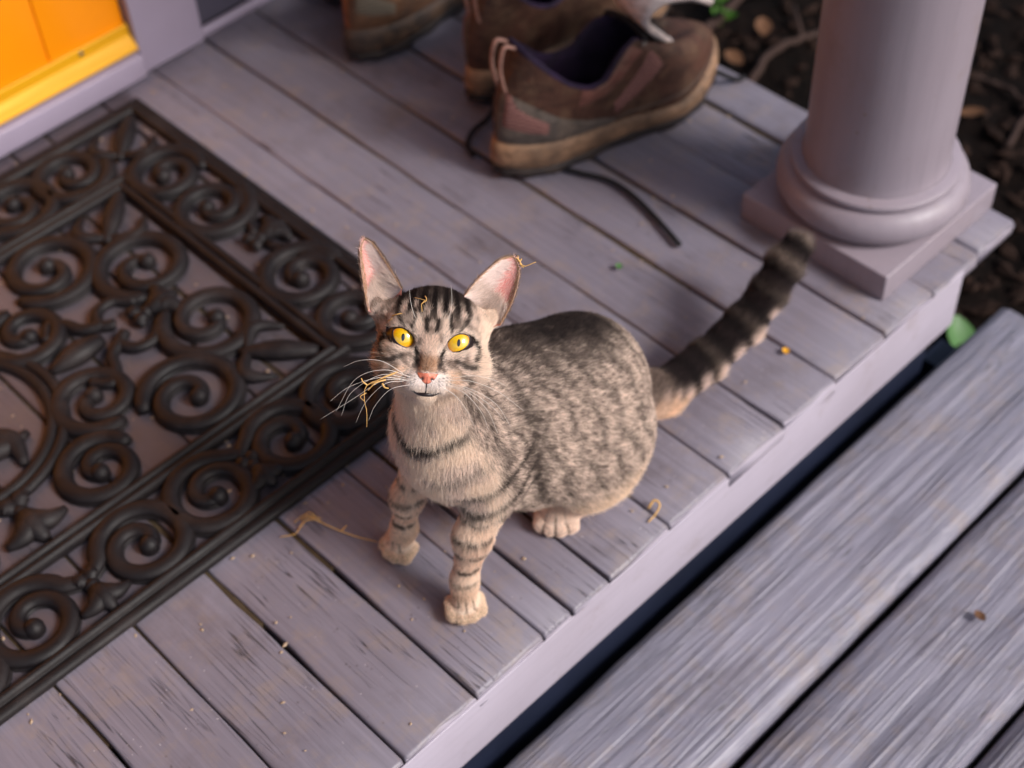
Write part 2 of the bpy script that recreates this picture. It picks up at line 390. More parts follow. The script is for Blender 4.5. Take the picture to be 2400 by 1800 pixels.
door = tag(empty('front_door', (.2, .945, .037)), 'bright orange painted front door with a brass bottom strip', 'door')
do = np.array(door.location)
b = MB(); b.box(.6165, .7215, .936, .98, .0375, 2.04, .002); b.build('door_stile', M['door'], door, True, do)
b = MB(); b.box(-.24, .6159, .9364, .98, .0375, 2.04, .002); b.build('door_panel', M['door'], door, True, do)
prof = [(.9355, .0700), (.9320, .0700), (.9312, .0690), (.9312, .0560), (.9295, .0530), (.9250, .0480), (.9200, .0435), (.9185, .0405), (.9195, .0380), (.9230, .0370), (.9355, .0370)]
V = []; Fc = []; n = len(prof)
for xx in (-.24, .7225): V += [(xx, y, z) for y, z in prof]
Fc = [(k, (k + 1) % n, n + (k + 1) % n, n + k) for k in range(n)] + [tuple(range(n))[::-1], tuple(range(n, 2 * n))]
sw = mesh_obj('door_sweep', V, Fc, M['brass'], door, False, do); tag(sw, 'brass strip along the bottom of the door')
for xx in (.655, .45, .25):
    V, Fc = lathe([(0, .0012), (.0025, .001), (.0036, 0), (.0036, -.002)], 14)
    V = [(x + xx, .9312 - z, y + .0625) for x, y, z in V]
    mesh_obj('screw', V, [f[::-1] for f in Fc], M['steel'], sw, True, do)

# ---------------------------------------------------------------- column
colm = tag(empty('porch_column', (1.114, .124, 0)), 'round lilac grey wooden porch column on a square plinth', 'column')
b = MB(); b.box(-.0985, .0985, -.0945, .0945, .0006, .0355, .0022); b.build('plinth', M['column'], colm, True)
cx = [(.0, .0357), (.084, .0357)] + [(.079 + .0225 * math.cos(t), .0575 + .0215 * math.sin(t)) for t in np.linspace(-1.5, 1.45, 16)] + [(.0815, .0795), (.0885, .0800), (.0890, .0815), (.0890, .0860), (.0880, .0872), (.0800, .0875), (.0770, .0890)]
V, Fc = lathe(cx, 72); mesh_obj('base_ring', V, Fc, M['column'], colm)
sh = [(.0765, .0886), (.0757, .094), (.0752, .102)] + [(.0752 - .0062 * (z / 2.3) ** 1.4, z) for z in np.linspace(.12, 2.418, 14)]
V, Fc = lathe(sh, 72); mesh_obj('shaft', V, Fc, M['column'], colm)

# ---------------------------------------------------------------- scroll-work door mat
ML, MW = .888, .617
matr = tag(empty('door_mat', (.687 - ML / 2, .268 + MW / 2, 0)), 'black brown rubber door mat of open scrollwork in front of the orange door', 'door mat')
def mp(u, v, z=0): return np.array([ML / 2 - u, v - MW / 2, z])          # mat coordinates: u from its end near the column, v from its front
def mm(name, mb, smooth=True): return mb.build(name, M['rubber'], matr, smooth)
def rail_loop(u0, u1, v0, v1, prof, name):
    """mitred frame: prof = [(inset, z)]"""
    for side in range(4):
        V = []; Fc = []; n = len(prof)
        for e in (0, 1):
            for ins, z in prof:
                c = [(u0 + ins, v0 + ins), (u1 - ins, v0 + ins), (u1 - ins, v1 - ins), (u0 + ins, v1 - ins)]
                V.append(mp(*c[(side + e) % 4], z + .0006))
        for k in range(n - 1): Fc.append((k, k + 1, n + k + 1, n + k))
        Fc = [f for f in Fc]
        o = mesh_obj(name, V, Fc, M['rubber'], matr, True)
        bm = bmesh.new(); bm.from_mesh(o.data); bmesh.ops.recalc_face_normals(bm, faces=bm.faces)
        if sum(f.normal.z for f in bm.faces) < 0: bmesh.ops.reverse_faces(bm, faces=bm.faces)
        bm.to_mesh(o.data); bm.free()
def hump(a, b, h, n=7, z0=0.0):
    return [(a + (b - a) * (.5 - .5 * math.cos(math.pi * i / (n - 1))), z0 + h * math.sin(math.pi * i / (n - 1))) for i in range(n)]
rail_loop(0, ML, 0, MW, [(0, 0), (.0003, .0045), (.0015, .0062)] + [(.009, .0066), (.0115, .0050)] + [(x, z) for x, z in hump(.0118, .0225, .0062, 8, .0045)] + [(.0228, 0)], 'outer_rail')
rail_loop(.0935, ML - .0935, .1085, MW - .1085, [(0, 0)] + hump(0, .0098, .0062, 8, .0045) + hump(.0102, .020, .0062, 8, .0045) + [(.0202, 0)], 'inner_rail')
def scroll(u, v, Rr, a0, hand, turns=1.62, lead=None, wid=.0093):
    Rr = Rr * 1.06; t = np.linspace(0, 1, 54); s = np.clip((t - .30) / .70, 0, 1); s = s * s * (3 - 2 * s) * .55 + s * .45
    r = Rr * (1 - .80 * s); th = a0 + hand * 2 * math.pi * turns * t
    P = np.array([mp(u + ri * math.cos(a), v + ri * math.sin(a), .0058) for ri, a in zip(r, th)])
    rad = wid * (1 - .22 * s); rad[0] *= .55; rad[1] *= .85
    rad[-1] *= 1.0
    if lead is not None:
        q = spline([mp(*lead, .0048), (mp(*lead, .0048) + P[0]) / 2 + (P[0] - P[4]) * .35, P[0]], 10)[:-1]; P = np.vstack([q, P]); rad = np.concatenate([np.linspace(wid * .5, wid * .9, len(q)), rad]); rad[len(q)] = wid * .95; rad[len(q) + 1] = wid
    m = MB(); m.tube(P, rad, 10, .72, True, up=np.array([0, 0, 1.]))
    e = P[-1]; V, Fc = lathe([(0, .0105), (.004, .0098), (.0078, .0070), (.0095, .003), (.0095, -.0045)], 14)
    m.add([(x + e[0], y + e[1], z + .0050) for x, y, z in V], Fc)
    # skirt down to the floor so it reads as moulded rubber
    n = len(P); T = np.gradient(P, axis=0); T /= np.linalg.norm(T, axis=1)[:, None]; Nn = np.stack([-T[:, 1], T[:, 0], T[:, 2] * 0], 1)
    A = P + Nn * rad[:, None] * 1.06; B = P - Nn * rad[:, None] * 1.06
    V = []
    for i in range(n): V += [(A[i][0], A[i][1], .0040), (A[i][0], A[i][1], .0006), (B[i][0], B[i][1], .0040), (B[i][0], B[i][1], .0006)]
    Fc = []
    for i in range(n - 1): k = 4 * i; Fc += [(k, k + 1, k + 5, k + 4), (k + 2, k + 6, k + 7, k + 3), (k, k + 4, k + 6, k + 2)]
    m.add(V, Fc)
    return mm('scroll', m)
def lobe(m, base, tip, bend, wid, zc=.0058, n=12):
    b0 = np.array(base); t0 = np.array(tip); d = t0 - b0; q = np.array([-d[1], d[0]])
    pts = [b0 + d * t + q * bend * math.sin(math.pi * t) for t in np.linspace(0, 1, n)]
    rad = [wid * (.30 + .95 * math.sin(math.pi * min(1, t * .80 + .14)) ** 1.2) for t in np.linspace(0, 1, n)]
    m.tube([mp(p[0], p[1], zc + .002 * math.sin(math.pi * i / (n - 1))) for i, p in enumerate(pts)], rad, 9, .8, True, up=np.array([0, 0, 1.]))
    m.tube([mp(p[0], p[1], zc + rad[i] * .62 + .002 * math.sin(math.pi * i / (n - 1))) for i, p in enumerate(pts[2:-2], 2)], .0011, 5, 1, True, up=np.array([0, 0, 1.]))
def fleur(u, v, ang, S=1.0):
    ca, sa = math.cos(ang), math.sin(ang); X = lambda a, b: (u + S * (a * ca - b * sa), v + S * (a * sa + b * ca))
    m = MB()
    lobe(m, X(0, 0), X(.034, 0), 0, .0088 * S)
    for s in (-1, 1):
        lobe(m, X(0, s * .002), X(.020, s * .026), -s * .35, .0078 * S)
        lobe(m, X(-.004, s * .003), X(-.014, s * .015), s * .25, .0062 * S)
    V, Fc = lathe([(0, .0115), (.004, .0108), (.0072, .008), (.0082, .004), (.0082, 0)], 12)
    c = mp(*X(-.002, 0), .0006); m.add([(x + c[0], y + c[1], z + c[2]) for x, y, z in V], Fc)
    return mm('leaf_ornament', m)
def corner_leaf(u, v, du, dv, S=1.0):
    m = MB(); d = np.array([du, dv]); d = d / np.hypot(*d); q = np.array([-d[1], d[0]]); b0 = np.array([u, v])
    lobe(m, b0, b0 + d * .085 * S, 0, .0100 * S)
    for s in (-1, 1): lobe(m, b0 + d * .075 * S, b0 + d * .04 * S + q * s * .036 * S, -s * .45, .0070 * S)
    return mm('leaf_ornament', m)
PI = math.pi
for sv in (0, 1):
    fv = (lambda v: MW - v) if sv else (lambda v: v)
    fa = (lambda a: -a) if sv else (lambda a: a)
    hd = -1 if sv else 1
    for su in (0, 1):
        fu = (lambda u: ML - u) if su else (lambda u: u)
        ga = (lambda a: PI - fa(a)) if su else fa
        h2 = -hd if su else hd
        # border along the short side
        scroll(fu(.0585), fv(.1430), .0375, ga(PI * .80), h2, 1.62)
        scroll(fu(.0575), fv(.2300), .0390, ga(-PI * .95), -h2, 1.62, lead=(fu(.055), fv(.300)))
        # border along the long side
        for uu, a0, hn in ((.1360, PI * .9, -1), (.2120, PI * .25, 1), (.3030, PI * .75, -1), (.3860, PI * .10, 1)):
            if su and uu > .25: pass
            scroll(fu(uu), fv(.0655), .0385, ga(a0), hn * h2, 1.62, lead=(fu(.2575 if uu < .36 and uu > .15 else (.444 if uu > .36 else .115)), fv(.078)))
        fleur(fu(.2575), fv(.0600), ga(-PI / 2), .92)
        corner_leaf(fu(.028), fv(.028), (1 if not su else -1), (1 if not sv else -1), .92)
        # inner panel
        corner_leaf(fu(.118), fv(.133), (1 if not su else -1), (1 if not sv else -1), .95)
        scroll(fu(.1700), fv(.2500), .0450, ga(PI * .35), -h2, 1.62)
        scroll(fu(.2450), fv(.1800), .0450, ga(PI * .10), h2, 1.62)
        scroll(fu(.3140), fv(.2420), .0370, ga(-PI * .55), h2, 1.55)
        scroll(fu(.3600), fv(.1680), .0350, ga(PI * .95), -h2, 1.62)
        m = MB()                                                             # S-curl between the scrolls and the ring
        m.tube([mp(*p, .0058) for p in spline([(fu(.205), fv(.288)), (fu(.222), fv(.270)), (fu(.243), fv(.272)), (fu(.252), fv(.290)), (fu(.240), fv(.300))], 22)], np.linspace(.0062, .0072, 22), 9, .85, True, up=np.array([0, 0, 1.])); mm('scroll', m)
        m = MB()
        m.tube([mp(*p, .0058) for p in spline([(fu(.250), fv(.292)), (fu(.268), fv(.282)), (fu(.277), fv(.262)), (fu(.290), fv(.250)), (fu(.305), fv(.268))], 22)], np.linspace(.0074, .0058, 22), 9, .85, True, up=np.array([0, 0, 1.])); mm('scroll', m)
        lob = MB(); lobe(lob, (fu(.444), fv(.292)), (fu(.385), fv(.258)), .25 * (1 if su == sv else -1), .0105); mm('leaf_ornament', lob)
        lob = MB(); lobe(lob, (fu(.436), fv(.285)), (fu(.410), fv(.225)), -.3 * (1 if su == sv else -1), .0095); mm('leaf_ornament', lob)
    fleur(.444, fv(.058), fa(-PI / 2), 1.0)
    fleur(.444, fv(.176), fa(-PI / 2), 1.25)
for su in (0, 1):
    fu = (lambda u: ML - u) if su else (lambda u: u)
    fleur(fu(.052), MW / 2, PI if not su else 0, 1.0)
    fleur(fu(.205), MW / 2, PI if not su else 0, 1.1)
    lob = MB(); lobe(lob, (fu(.262), MW / 2), (fu(.325), MW / 2), 0, .0115); mm('leaf_ornament', lob)
for rr in (.1010, .1130):
    m = MB(); m.tube([mp(.444 + rr * math.cos(t), MW / 2 + rr * math.sin(t), .0050) for t in np.linspace(0, 2 * PI, 90)], .0062, 9, .95, False, up=np.array([0, 0, 1.])); mm('centre_ring', m)
# ---------------------------------------------------------------- hiking boots
def leather(name, c, c2, dirt, rough=.6):
    g = NT(name); p = g.pos(); n = g.noise(p, 16, 6, .65)
    col = g.mix(g.ramp(n, [(.3, 0), (.7, 1)]), c, c2)
    d = g.ramp(g.noise(p, 28, 6, .75), [(.46, 0), (.62, 1)])
    col = g.mix(g.math('MULTIPLY', d, .65), col, dirt)
    k_ = g.ramp(g.noise(g.pos((1, 1, 2.4)), 34, 5, .7, .8), [(.40, 1), (.52, 0)])
    col = g.mix(g.math('MULTIPLY', k_, .6), col, tuple(x * .28 for x in c[:3]) + (1,))
    return g.fin(col, rough, g.bump(g.noise(p, 60, 5, .65), .7, .004, g.bump(g.noise(p, 260, 4), .4, .0012)), .35)
def mesh_cloth(name, c, c2):
    g = NT(name); p = g.pos(); ck = g.n('ShaderNodeTexChecker'); ck.inputs['Scale'].default_value = 420; g.l(p, ck.inputs[0])
    ck.inputs[1].default_value = c; ck.inputs[2].default_value = c2
    return g.fin(ck.outputs[0], .8, g.bump(ck.outputs[1], .6, .001), .2)
BM = {
 'A': dict(upper=leather('boot_leather_brown', sr(86, 55, 43), sr(60, 38, 31), sr(98, 76, 58)), collar=leather('boot_collar_russet', sr(126, 80, 70), sr(100, 64, 56), sr(122, 94, 80)),
           over=leather('boot_overlay_grey', sr(92, 82, 76), sr(74, 66, 62), sr(112, 96, 84)), mesh=mesh_cloth('boot_mesh', sr(150, 108, 100), sr(84, 52, 54)),
           mid=leather('boot_midsole_tan', sr(170, 132, 102), sr(112, 86, 68), sr(58, 47, 42)), out=leather('boot_outsole', sr(48, 42, 44), sr(34, 30, 34), sr(70, 58, 50)),
           lining=leather('boot_lining_purple', sr(46, 26, 60), sr(28, 17, 38), sr(28, 20, 32), .8), tongue=leather('tongue_pale_lining', sr(214, 200, 198), sr(196, 182, 180), sr(180, 160, 150), .8)),
 'B': dict(upper=leather('shoe_suede_ochre', sr(150, 88, 46), sr(108, 62, 36), sr(150, 104, 68)), collar=leather('shoe_collar_brown', sr(110, 74, 50), sr(90, 62, 44), sr(130, 100, 76)),
           over=leather('shoe_overlay_sand', sr(116, 80, 54), sr(70, 54, 46), sr(50, 42, 40)), mesh=mesh_cloth('shoe_mesh', sr(120, 110, 96), sr(70, 62, 56)),
           mid=leather('shoe_midsole_brown', sr(74, 60, 52), sr(50, 42, 40), sr(110, 84, 64)), out=leather('shoe_outsole_black', sr(40, 38, 42), sr(28, 27, 32), sr(80, 70, 64)),
           lining=leather('shoe_lining_dark', sr(40, 34, 40), sr(30, 26, 30), sr(40, 30, 34), .8), tongue=leather('shoe_tongue', sr(100, 80, 62), sr(84, 66, 52), sr(110, 90, 70), .8)),
}
M['lace'] = plain('black_lace', sr(30, 28, 32), .7, .3, 300, .6)
M['loop'] = plain('heel_loop', sr(178, 138, 122), .7, .3, 200, .4, sr(120, 84, 78))
NB = 56
def sole_k(ph):                                        # midsole is thick at the heel, thin under the toes
    s = (1 - math.cos(ph)) / 2; return 1.35 - .62 * min(1, max(0, (s - .12) / .5))
def sole_pt(ph, grow=0.0):
    s = (1 - math.cos(ph)) / 2; side = 1 if ph <= PI else -1
    ctrl = [(0, .034), (.15, .037), (.36, .0315), (.50, .0335), (.72, .0495), (.85, .047), (1, .040)]
    wv = np.interp(s, [c[0] for c in ctrl], [c[1] for c in ctrl])
    y = side * (wv + grow) * (max(0, 1 - abs(2 * s - 1) ** 3.2)) ** .5 if 0 < s < 1 else 0
    bend = -.008 * math.sin(PI * s) + .012 * s * s                                   # slight banana of a left/right shoe
    x = -grow + s * (.288 + 2 * grow)
    rise = .020 * max(0, (s - .72) / .28) ** 2 + .003 * max(0, (.1 - s) / .1)
    return np.array([x, y + bend, rise])
TOPK = np.array([(0, .026, 0, .150), (.10, .030, .018, .147), (.20, .046, .030, .128), (.30, .070, .035, .104), (.38, .092, .037, .093), (.46, .112, .036, .094), (.56, .138, .031, .118), (.64, .155, .026, .121), (.78, .185, .022, .096), (.90, .208, .016, .081), (1, .218, 0, .076)])
def top_pt(ph):
    q = ph / PI if ph <= PI else (2 * PI - ph) / PI; side = 1 if ph <= PI else -1
    x, y, z = [np.interp(q, TOPK[:, 0], TOPK[:, k]) for k in (1, 2, 3)]
    s = x / .288
    return np.array([x, side * y - .008 * math.sin(PI * s) + .012 * s * s, z])
def upper_pt(ph, h, off=0.0):
    q = ph / PI if ph <= PI else (2 * PI - ph) / PI
    a = sole_pt(ph, -.002); a[2] += .0118 + .0190 * sole_k(ph); t = top_pt(ph)
    o = np.array([a[0] - .13, a[1], 0]); o /= np.linalg.norm(o) + 1e-9
    k = min(1, max(0, (q - .4) / .4))
    p1 = a + np.array([0, 0, (t[2] - a[2]) * .45 + .012 * k]) + o * .005
    p2 = t * .62 + a * .38; p2[2] = t[2] - (t[2] - a[2]) * (.25 * (1 - k)) + .006 * k; p2 += o * .002 * (1 - k)
    p = a * (1 - h) ** 3 + p1 * 3 * h * (1 - h) ** 2 + p2 * 3 * h * h * (1 - h) + t * h ** 3
    if off:
        e = 1e-3
        du = upper_pt(ph + e, h) - upper_pt(ph - e, h); dv = upper_pt(ph, min(1, h + e)) - upper_pt(ph, max(0, h - e))
        n = np.cross(du, dv); n /= np.linalg.norm(n) + 1e-12
        p = p + n * off
    return p
def patch(ph0, ph1, hf0, hf1, off, n=16, m=7, thick=.0016):
    """overlay on the upper between two height curves hf(t)"""
    V = []; Fc = []
    for i in range(n + 1):
        t = i / n; ph = ph0 + (ph1 - ph0) * t
        for j in range(m + 1):
            h = hf0(t) + (hf1(t) - hf0(t)) * j / m
            edge = 1 if (i in (0, n) or j in (0, m)) else 0
            V.append(upper_pt(ph % (2 * PI), h, off * (.15 if edge else 1)))
    for i in range(n):
        for j in range(m):
            k = i * (m + 1) + j; Fc.append((k, k + m + 1, k + m + 2, k + 1))
    return V, Fc
def boot(name, kind, loc, rz, label, cat, group, flip=1, open_tongue=True, scale=1.0):
    B = BM[kind]; root = tag(empty(name, loc, rz), label, cat, group); root.scale = (1.08, 1.05 * flip, 1.08 if kind == 'A' else 1.05)
    fx = (lambda F_: [f[::-1] for f in F_])
    phs = [2 * PI * k / NB for k in range(NB)]
    # outsole with lugs, midsole
    def band(zs, grows, name, mat, lug=0.0):
        V = []; Fc = []; m = len(zs)
        for i, ph in enumerate(phs):
            for z, gq in zip(zs, grows):
                p = sole_pt(ph, gq + (lug if (i % 3 == 0 and z < .010) else 0)); V.append((p[0], p[1], p[2] + (z if z < .0118 else .0118 + (z - .0118) * sole_k(ph))))
        for i in range(NB):
            i2 = (i + 1) % NB
            for j in range(m - 1): Fc.append((i * m + j, i2 * m + j, i2 * m + j + 1, i * m + j + 1))
        V.append((.14, 0, zs[0] + .001)); V.append((.14, 0, zs[-1]))
        for i in range(NB):
            i2 = (i + 1) % NB; Fc.append((len(V) - 2, i2 * m, i * m)); Fc.append((len(V) - 1, i * m + m - 1, i2 * m + m - 1))
        return mesh_obj(name, V, fx(Fc), mat, root)
    band([.0, .004, .011, .0125], [-.002, .002, .0035, .002], 'outsole', B['out'], .003)
    hm = band([.0118, .016, .026, .0335, .036], [.001, .0042, .003, .0012, -.004], 'midsole', B['mid'])
    # upper
    hs = np.linspace(0, 1, 15); m = len(hs); V = []; Fc = []
    for ph in phs:
        for h in hs: V.append(upper_pt(ph, h))
    for i in range(NB):
        i2 = (i + 1) % NB
        for j in range(m - 1): Fc.append((i * m + j, i2 * m + j, i2 * m + j + 1, i * m + j + 1))
    up_ = mesh_obj('upper', V, fx(Fc), B['upper'], root)
    # collar lip and lining
    V = []; Fc = []; prof = [(0, 0), (.0006, .0035), (.0035, .0045), (.0070, .001), (.0080, -.012), (.0075, -.045), (.010, -.080)]; m = len(prof)
    for ph in phs:
        t = top_pt(ph); c = np.array([.085, -.006, 0]); d = c - t; d[2] = 0; d /= np.linalg.norm(d) + 1e-9
        for ins, dz in prof:
            p = t + d * ins; p[2] = max(.034, t[2] + dz); V.append(p)
    for i in range(NB):
        i2 = (i + 1) % NB
        for j in range(m - 1): Fc.append((i * m + j, i2 * m + j, i2 * m + j + 1, i * m + j + 1))
    mesh_obj('lining', V, fx(Fc), B['lining'], root)
    ins = [sole_pt(ph, -.007) + np.array([0, 0, .037]) for ph in phs]
    mesh_obj('insole', ins + [np.array([.14, 0, .037])], [(NB, i, (i + 1) % NB) for i in range(NB)], B['lining'], root)
    # overlays
    c_ = lambda v: (lambda t: v)
    def add(nm, args, mat):
        V, Fc = patch(*args); return mesh_obj(nm, V, fx(Fc), mat, up_)
    add('collar_band', (-.34 * PI, .34 * PI, lambda t: .70 - .12 * math.sin(PI * t), c_(.995), .0022, 26, 6), B['collar'])
    for s in (1, -1):
        add('collar_panel', (s * .345 * PI, s * .60 * PI, lambda t: .62 + .15 * t, c_(.99), .0018 * s, 12, 6), B['collar'])
        add('heel_counter', (s * .02 * PI, s * .46 * PI, c_(.03), lambda t: .52 - .40 * t + .16 * math.sin(PI * t), .0024 * s, 16, 6), B['over'])
        add('mesh_panel', (s * .06 * PI, s * .27 * PI, c_(.16), lambda t: .56 - .20 * t, .0034 * s, 10, 5), B['mesh'])
        add('side_stripe', (s * .46 * PI, s * .62 * PI, lambda t: .20 + .28 * t, lambda t: .42 + .30 * t, .0020 * s, 10, 4), B['mesh'])
    add('toe_cap', (.74 * PI, 1.26 * PI, c_(.02), lambda t: .26 + .26 * math.sin(PI * t), .0026, 24, 6), B['over'])
    # welt line, toe crease and side stitching
    for hq, rr in ((.10, .0016), (.62, .0011)):
        b = MB(); b.tube([upper_pt(ph % (2 * PI), hq, .0012) for ph in np.linspace(.36 * PI, 1.64 * PI, 60)], rr, 5); b.build('seam', B['over'], up_)
    for cx_ in (.70, .76, .82):
        b = MB(); b.tube([upper_pt(ph, .55 + .25 * math.sin(PI * (ph / PI - cx_) / .2 + .8), .0008) for ph in np.linspace(cx_ * PI - .10, cx_ * PI + .26, 14)], .0016, 5); b.build('crease', B['over'], up_)
    # heel pull loop
    for s in (-1, 1):
        b = MB(); b.tube(spline([(.014, s * .007, .098), (.009, s * .0075, .118), (.007, s * .008, .140), (.013, s * .0075, .159), (.025, s * .007, .153)], 16), .0030, 6, .6); b.build('heel_loop', M['loop'], root)
    # tongue
    V = []; Fc = []
    if open_tongue: path = spline([(.220, 0, .076), (.195, 0, .103), (.168, 0, .132), (.163, 0, .152), (.182, 0, .163), (.218, 0, .152), (.252, 0, .128)], 26)
    else: path = spline([(.220, 0, .076), (.195, 0, .103), (.164, 0, .130), (.150, 0, .158)], 26)
    for i, pth in enumerate(path):
        t = i / 25; wv = .017 + .020 * min(1, t * 1.3)
        s_ = pth[0] / .288; cy = -.008 * math.sin(PI * s_) + .012 * s_ * s_
        for k in range(9):
            a = -1 + 2 * k / 8; V.append((pth[0] + .006 * a * a, cy + a * wv * (1 if 0 < i < 25 else .8), pth[2] - .008 * a * a))
    for i in range(25):
        for k in range(8): q = i * 9 + k; Fc.append((q, q + 9, q + 10, q + 1))
    to = mesh_obj('tongue', V, Fc, B['tongue'], root)
    sol = to.modifiers.new('s', 'SOLIDIFY'); sol.thickness = .006; sol.offset = 0
    # laces across the throat, eyelets
    for k in range(4):
        q = .64 + .075 * k; ph = q * PI; a = top_pt(ph); b2 = top_pt(2 * PI - ph); q2 = min(.97, q + .06); c2 = top_pt(2 * PI - q2 * PI)
        b = MB(); b.tube(spline([a + (0, .004, -.004), a + (0, -.002, .006), (a + c2) / 2 + (0, 0, .013), c2 + (0, .002, .006), c2 + (0, -.004, -.004)], 16), .0032, 6); b.build('lace', M['lace'], root)
        for p, sy in ((a, 1), (b2, -1)):
            V, Fc = lathe([(.0015, .001), (.0032, .001), (.004, 0)], 10); c = p + np.array([.004, sy * .006, -.006])
            mesh_obj('eyelet', [(x + c[0], y + c[1], z + c[2] + .004) for x, y, z in V], Fc, M['steel'], root)
    return root
boot_main = boot('hiking_boot', 'A', (.886, .466, .0012), R(-12), 'brown hiking boot with open collar and trailing black lace, nearest the column', 'boot', 'footwear left on the porch', 1)
boot('hiking_boot', 'A', (.956, .580, .0012), R(-4), 'brown hiking boot half hidden behind the boot with the trailing lace', 'boot', 'footwear left on the porch', -1, False)
boot('walking_shoe', 'B', (.912, .748, .0012), R(7), 'ochre and black walking shoe with its heel towards the mat', 'shoe', 'footwear left on the porch', 1, False)
boot('walking_shoe', 'B', (.972, .862, .0012), R(6), 'dark walking shoe close to the house wall beside the ochre one', 'shoe', 'footwear left on the porch', -1, False)
# loose lace of the near boot, lying on the boards (part of that boot)
Rm = boot_main.matrix_basis.inverted() if False else (Matrix.Translation(boot_main.location) @ Matrix.Rotation(R(-12), 4, 'Z') @ Matrix.Diagonal((1.08, 1.05, 1.08, 1))).inverted()
def loose(pts, name='loose_lace'):
    P = spline(pts, 50); P = np.array([Rm @ Vector(p) for p in P]); b = MB(); b.tube(P, .0030, 7); return b.build(name, M['lace'], boot_main)
loose([(1.04, .425, .075), (1.01, .425, .03), (.975, .428, .0045), (.943, .422, .0045), (.949, .395, .0045), (.961, .364, .0045), (.961, .329, .0045), (.951, .285, .0045), (.936, .236, .0045)])
loose([(.975, .56, .03), (.955, .545, .006), (.918, .538, .0045), (.896, .524, .0045), (.888, .506, .0045)])
loose([(1.13, .40, .06), (1.165, .385, .03), (1.195, .375, .006), (1.208, .372, .004)])
# ---------------------------------------------------------------- cat: distance field of the skin
EYE_MID = np.array([.4789, .0960, .3138])
HF = np.array([-.4205, -.5448, .7255]); HR = np.array([.6776, -.7203, -.1482]); HU = np.array([.6033, .4293, .6721])
def hw(u, v, w):                                    # head axes in cm (right, up, forward) -> scene
    return EYE_MID + (HR * u + HU * v + HF * w) * .01
def h_local(P):
    Q = (P - EYE_MID) * 100
    return np.stack([Q @ HR, Q @ HU, Q @ HF], -1)
def sd_ell(P, c, r):
    r = np.array(r); q = P - np.array(c)
    k0 = np.sqrt(((q / r) ** 2).sum(-1)); k1 = np.sqrt(((q / (r * r)) ** 2).sum(-1)) + 1e-9
    return k0 * (k0 - 1.0) / k1
def sd_rc(P, a, b, ra, rb):
    a = np.array(a); b = np.array(b); d = b - a; h = np.clip(((P - a) @ d) / (d @ d), 0, 1)
    return np.sqrt(((P - a - h[..., None] * d) ** 2).sum(-1)) - (ra + (rb - ra) * h)
def smin(a, b, k):
    h = np.clip(.5 + .5 * (b - a) / k, 0, 1)
    return b + (a - b) * h - k * h * (1 - h)
def eye_metric(U, s):
    """1 on the lid outline of the eye on side s"""
    x = (U[..., 0] - s * 2.06) * s; y = U[..., 1]; c, t = math.cos(math.radians(34)), math.sin(math.radians(34))
    a = x * c + y * t; b = -x * t + y * c
    return np.sqrt((a / np.where(a > 0, .88, 1.06)) ** 2 + (b / .63) ** 2)
EYES = [np.array([-2.06, 0., -.32]), np.array([2.06, 0., -.32])]; EYE_R = 1.15
def sdf_head(L):                                    # L in cm
    d = sd_ell(L, (.15, .25, -2.1), (4.0, 3.75, 3.4))
    for s in (-1, 1):
        d = smin(d, sd_ell(L, (s * 2.35 + .2, -1.75, -1.2), (1.90, 1.85, 1.9)), .8)
        d = smin(d, sd_ell(L, (s * 1.7, -2.5, -.3), (1.5, 1.2, 1.35)), .7)
        d = smin(d, sd_ell(L, (s * 1.75, .95, -.15), (1.25, .75, .95)), .7)
        d = smin(d, sd_ell(L, (s * 2.3, -.95, -.1), (1.1, .55, .9)), .6)
        d = smin(d, sd_rc(L, (s * 2.6, 1.2, -2.3), (s * 4.1, 1.95, -2.2), 1.45, .72), .9)
    d = smin(d, sd_rc(L, (0, 1.3, .35), (0, -2.35, 1.50), .62, .52), .55)
    d = smin(d, sd_ell(L, (0, -3.05, .1), (1.75, 1.25, 1.6)), .6)
    for s in (-1, 1):
        d = smin(d, sd_ell(L, (s * .68, -3.2, 1.05), (.95, .74, .85)), .35)
    d = smin(d, sd_ell(L, (0, -4.05, .68), (.80, .46, .72)), .25)
    for e in EYES:
        d = -smin(-d, np.sqrt(((L - e) ** 2).sum(-1)) - EYE_R - .01, .15)
        s = np.sign(e[0]); op = (eye_metric(L, s) - 1.0) * .75; d = -smin(-d, np.maximum(op, e[2] + .25 - L[..., 2]), .22)
    return d
LEG_L = [((.508, .070, .140), .0215), ((.478, .070, .090), .0140), ((.465, .071, .040), .0096), ((.460, .068, .015), .0118)]
LEG_R = [((.498, .140, .13), .020), ((.472, .147, .082), .0122), ((.467, .152, .038), .0092), ((.464, .156, .0145), .0115)]
TAIL = [((.690, .080, .085), .022), ((.735, .084, .050), .0175), ((.797, .085, .042), .0165), ((.853, .085, .050), .0160), ((.890, .086, .066), .0145), ((.915, .088, .084), .0135), ((.934, .090, .092), .0115)]
TOES = []
def paw_toes(c, d, spread, r, n=4, z=.0095, reach=.0125):
    d = np.array(d) / np.hypot(*d); q = np.array([-d[1], d[0]])
    for i in range(n):
        t = (i - (n - 1) / 2) / ((n - 1) / 2)
        x = np.array(c[:2]) + d * (reach - .0045 * t * t) + q * spread * t
        TOES.append((np.array([x[0], x[1], z]), r, d))
paw_toes((.460, .068), (-.55, -.82), .0115, .0066)
paw_toes((.464, .156), (-.96, -.1), .0112, .0065)
paw_toes((.585, .077), (-.75, -.62), .0130, .0078, reach=.014)
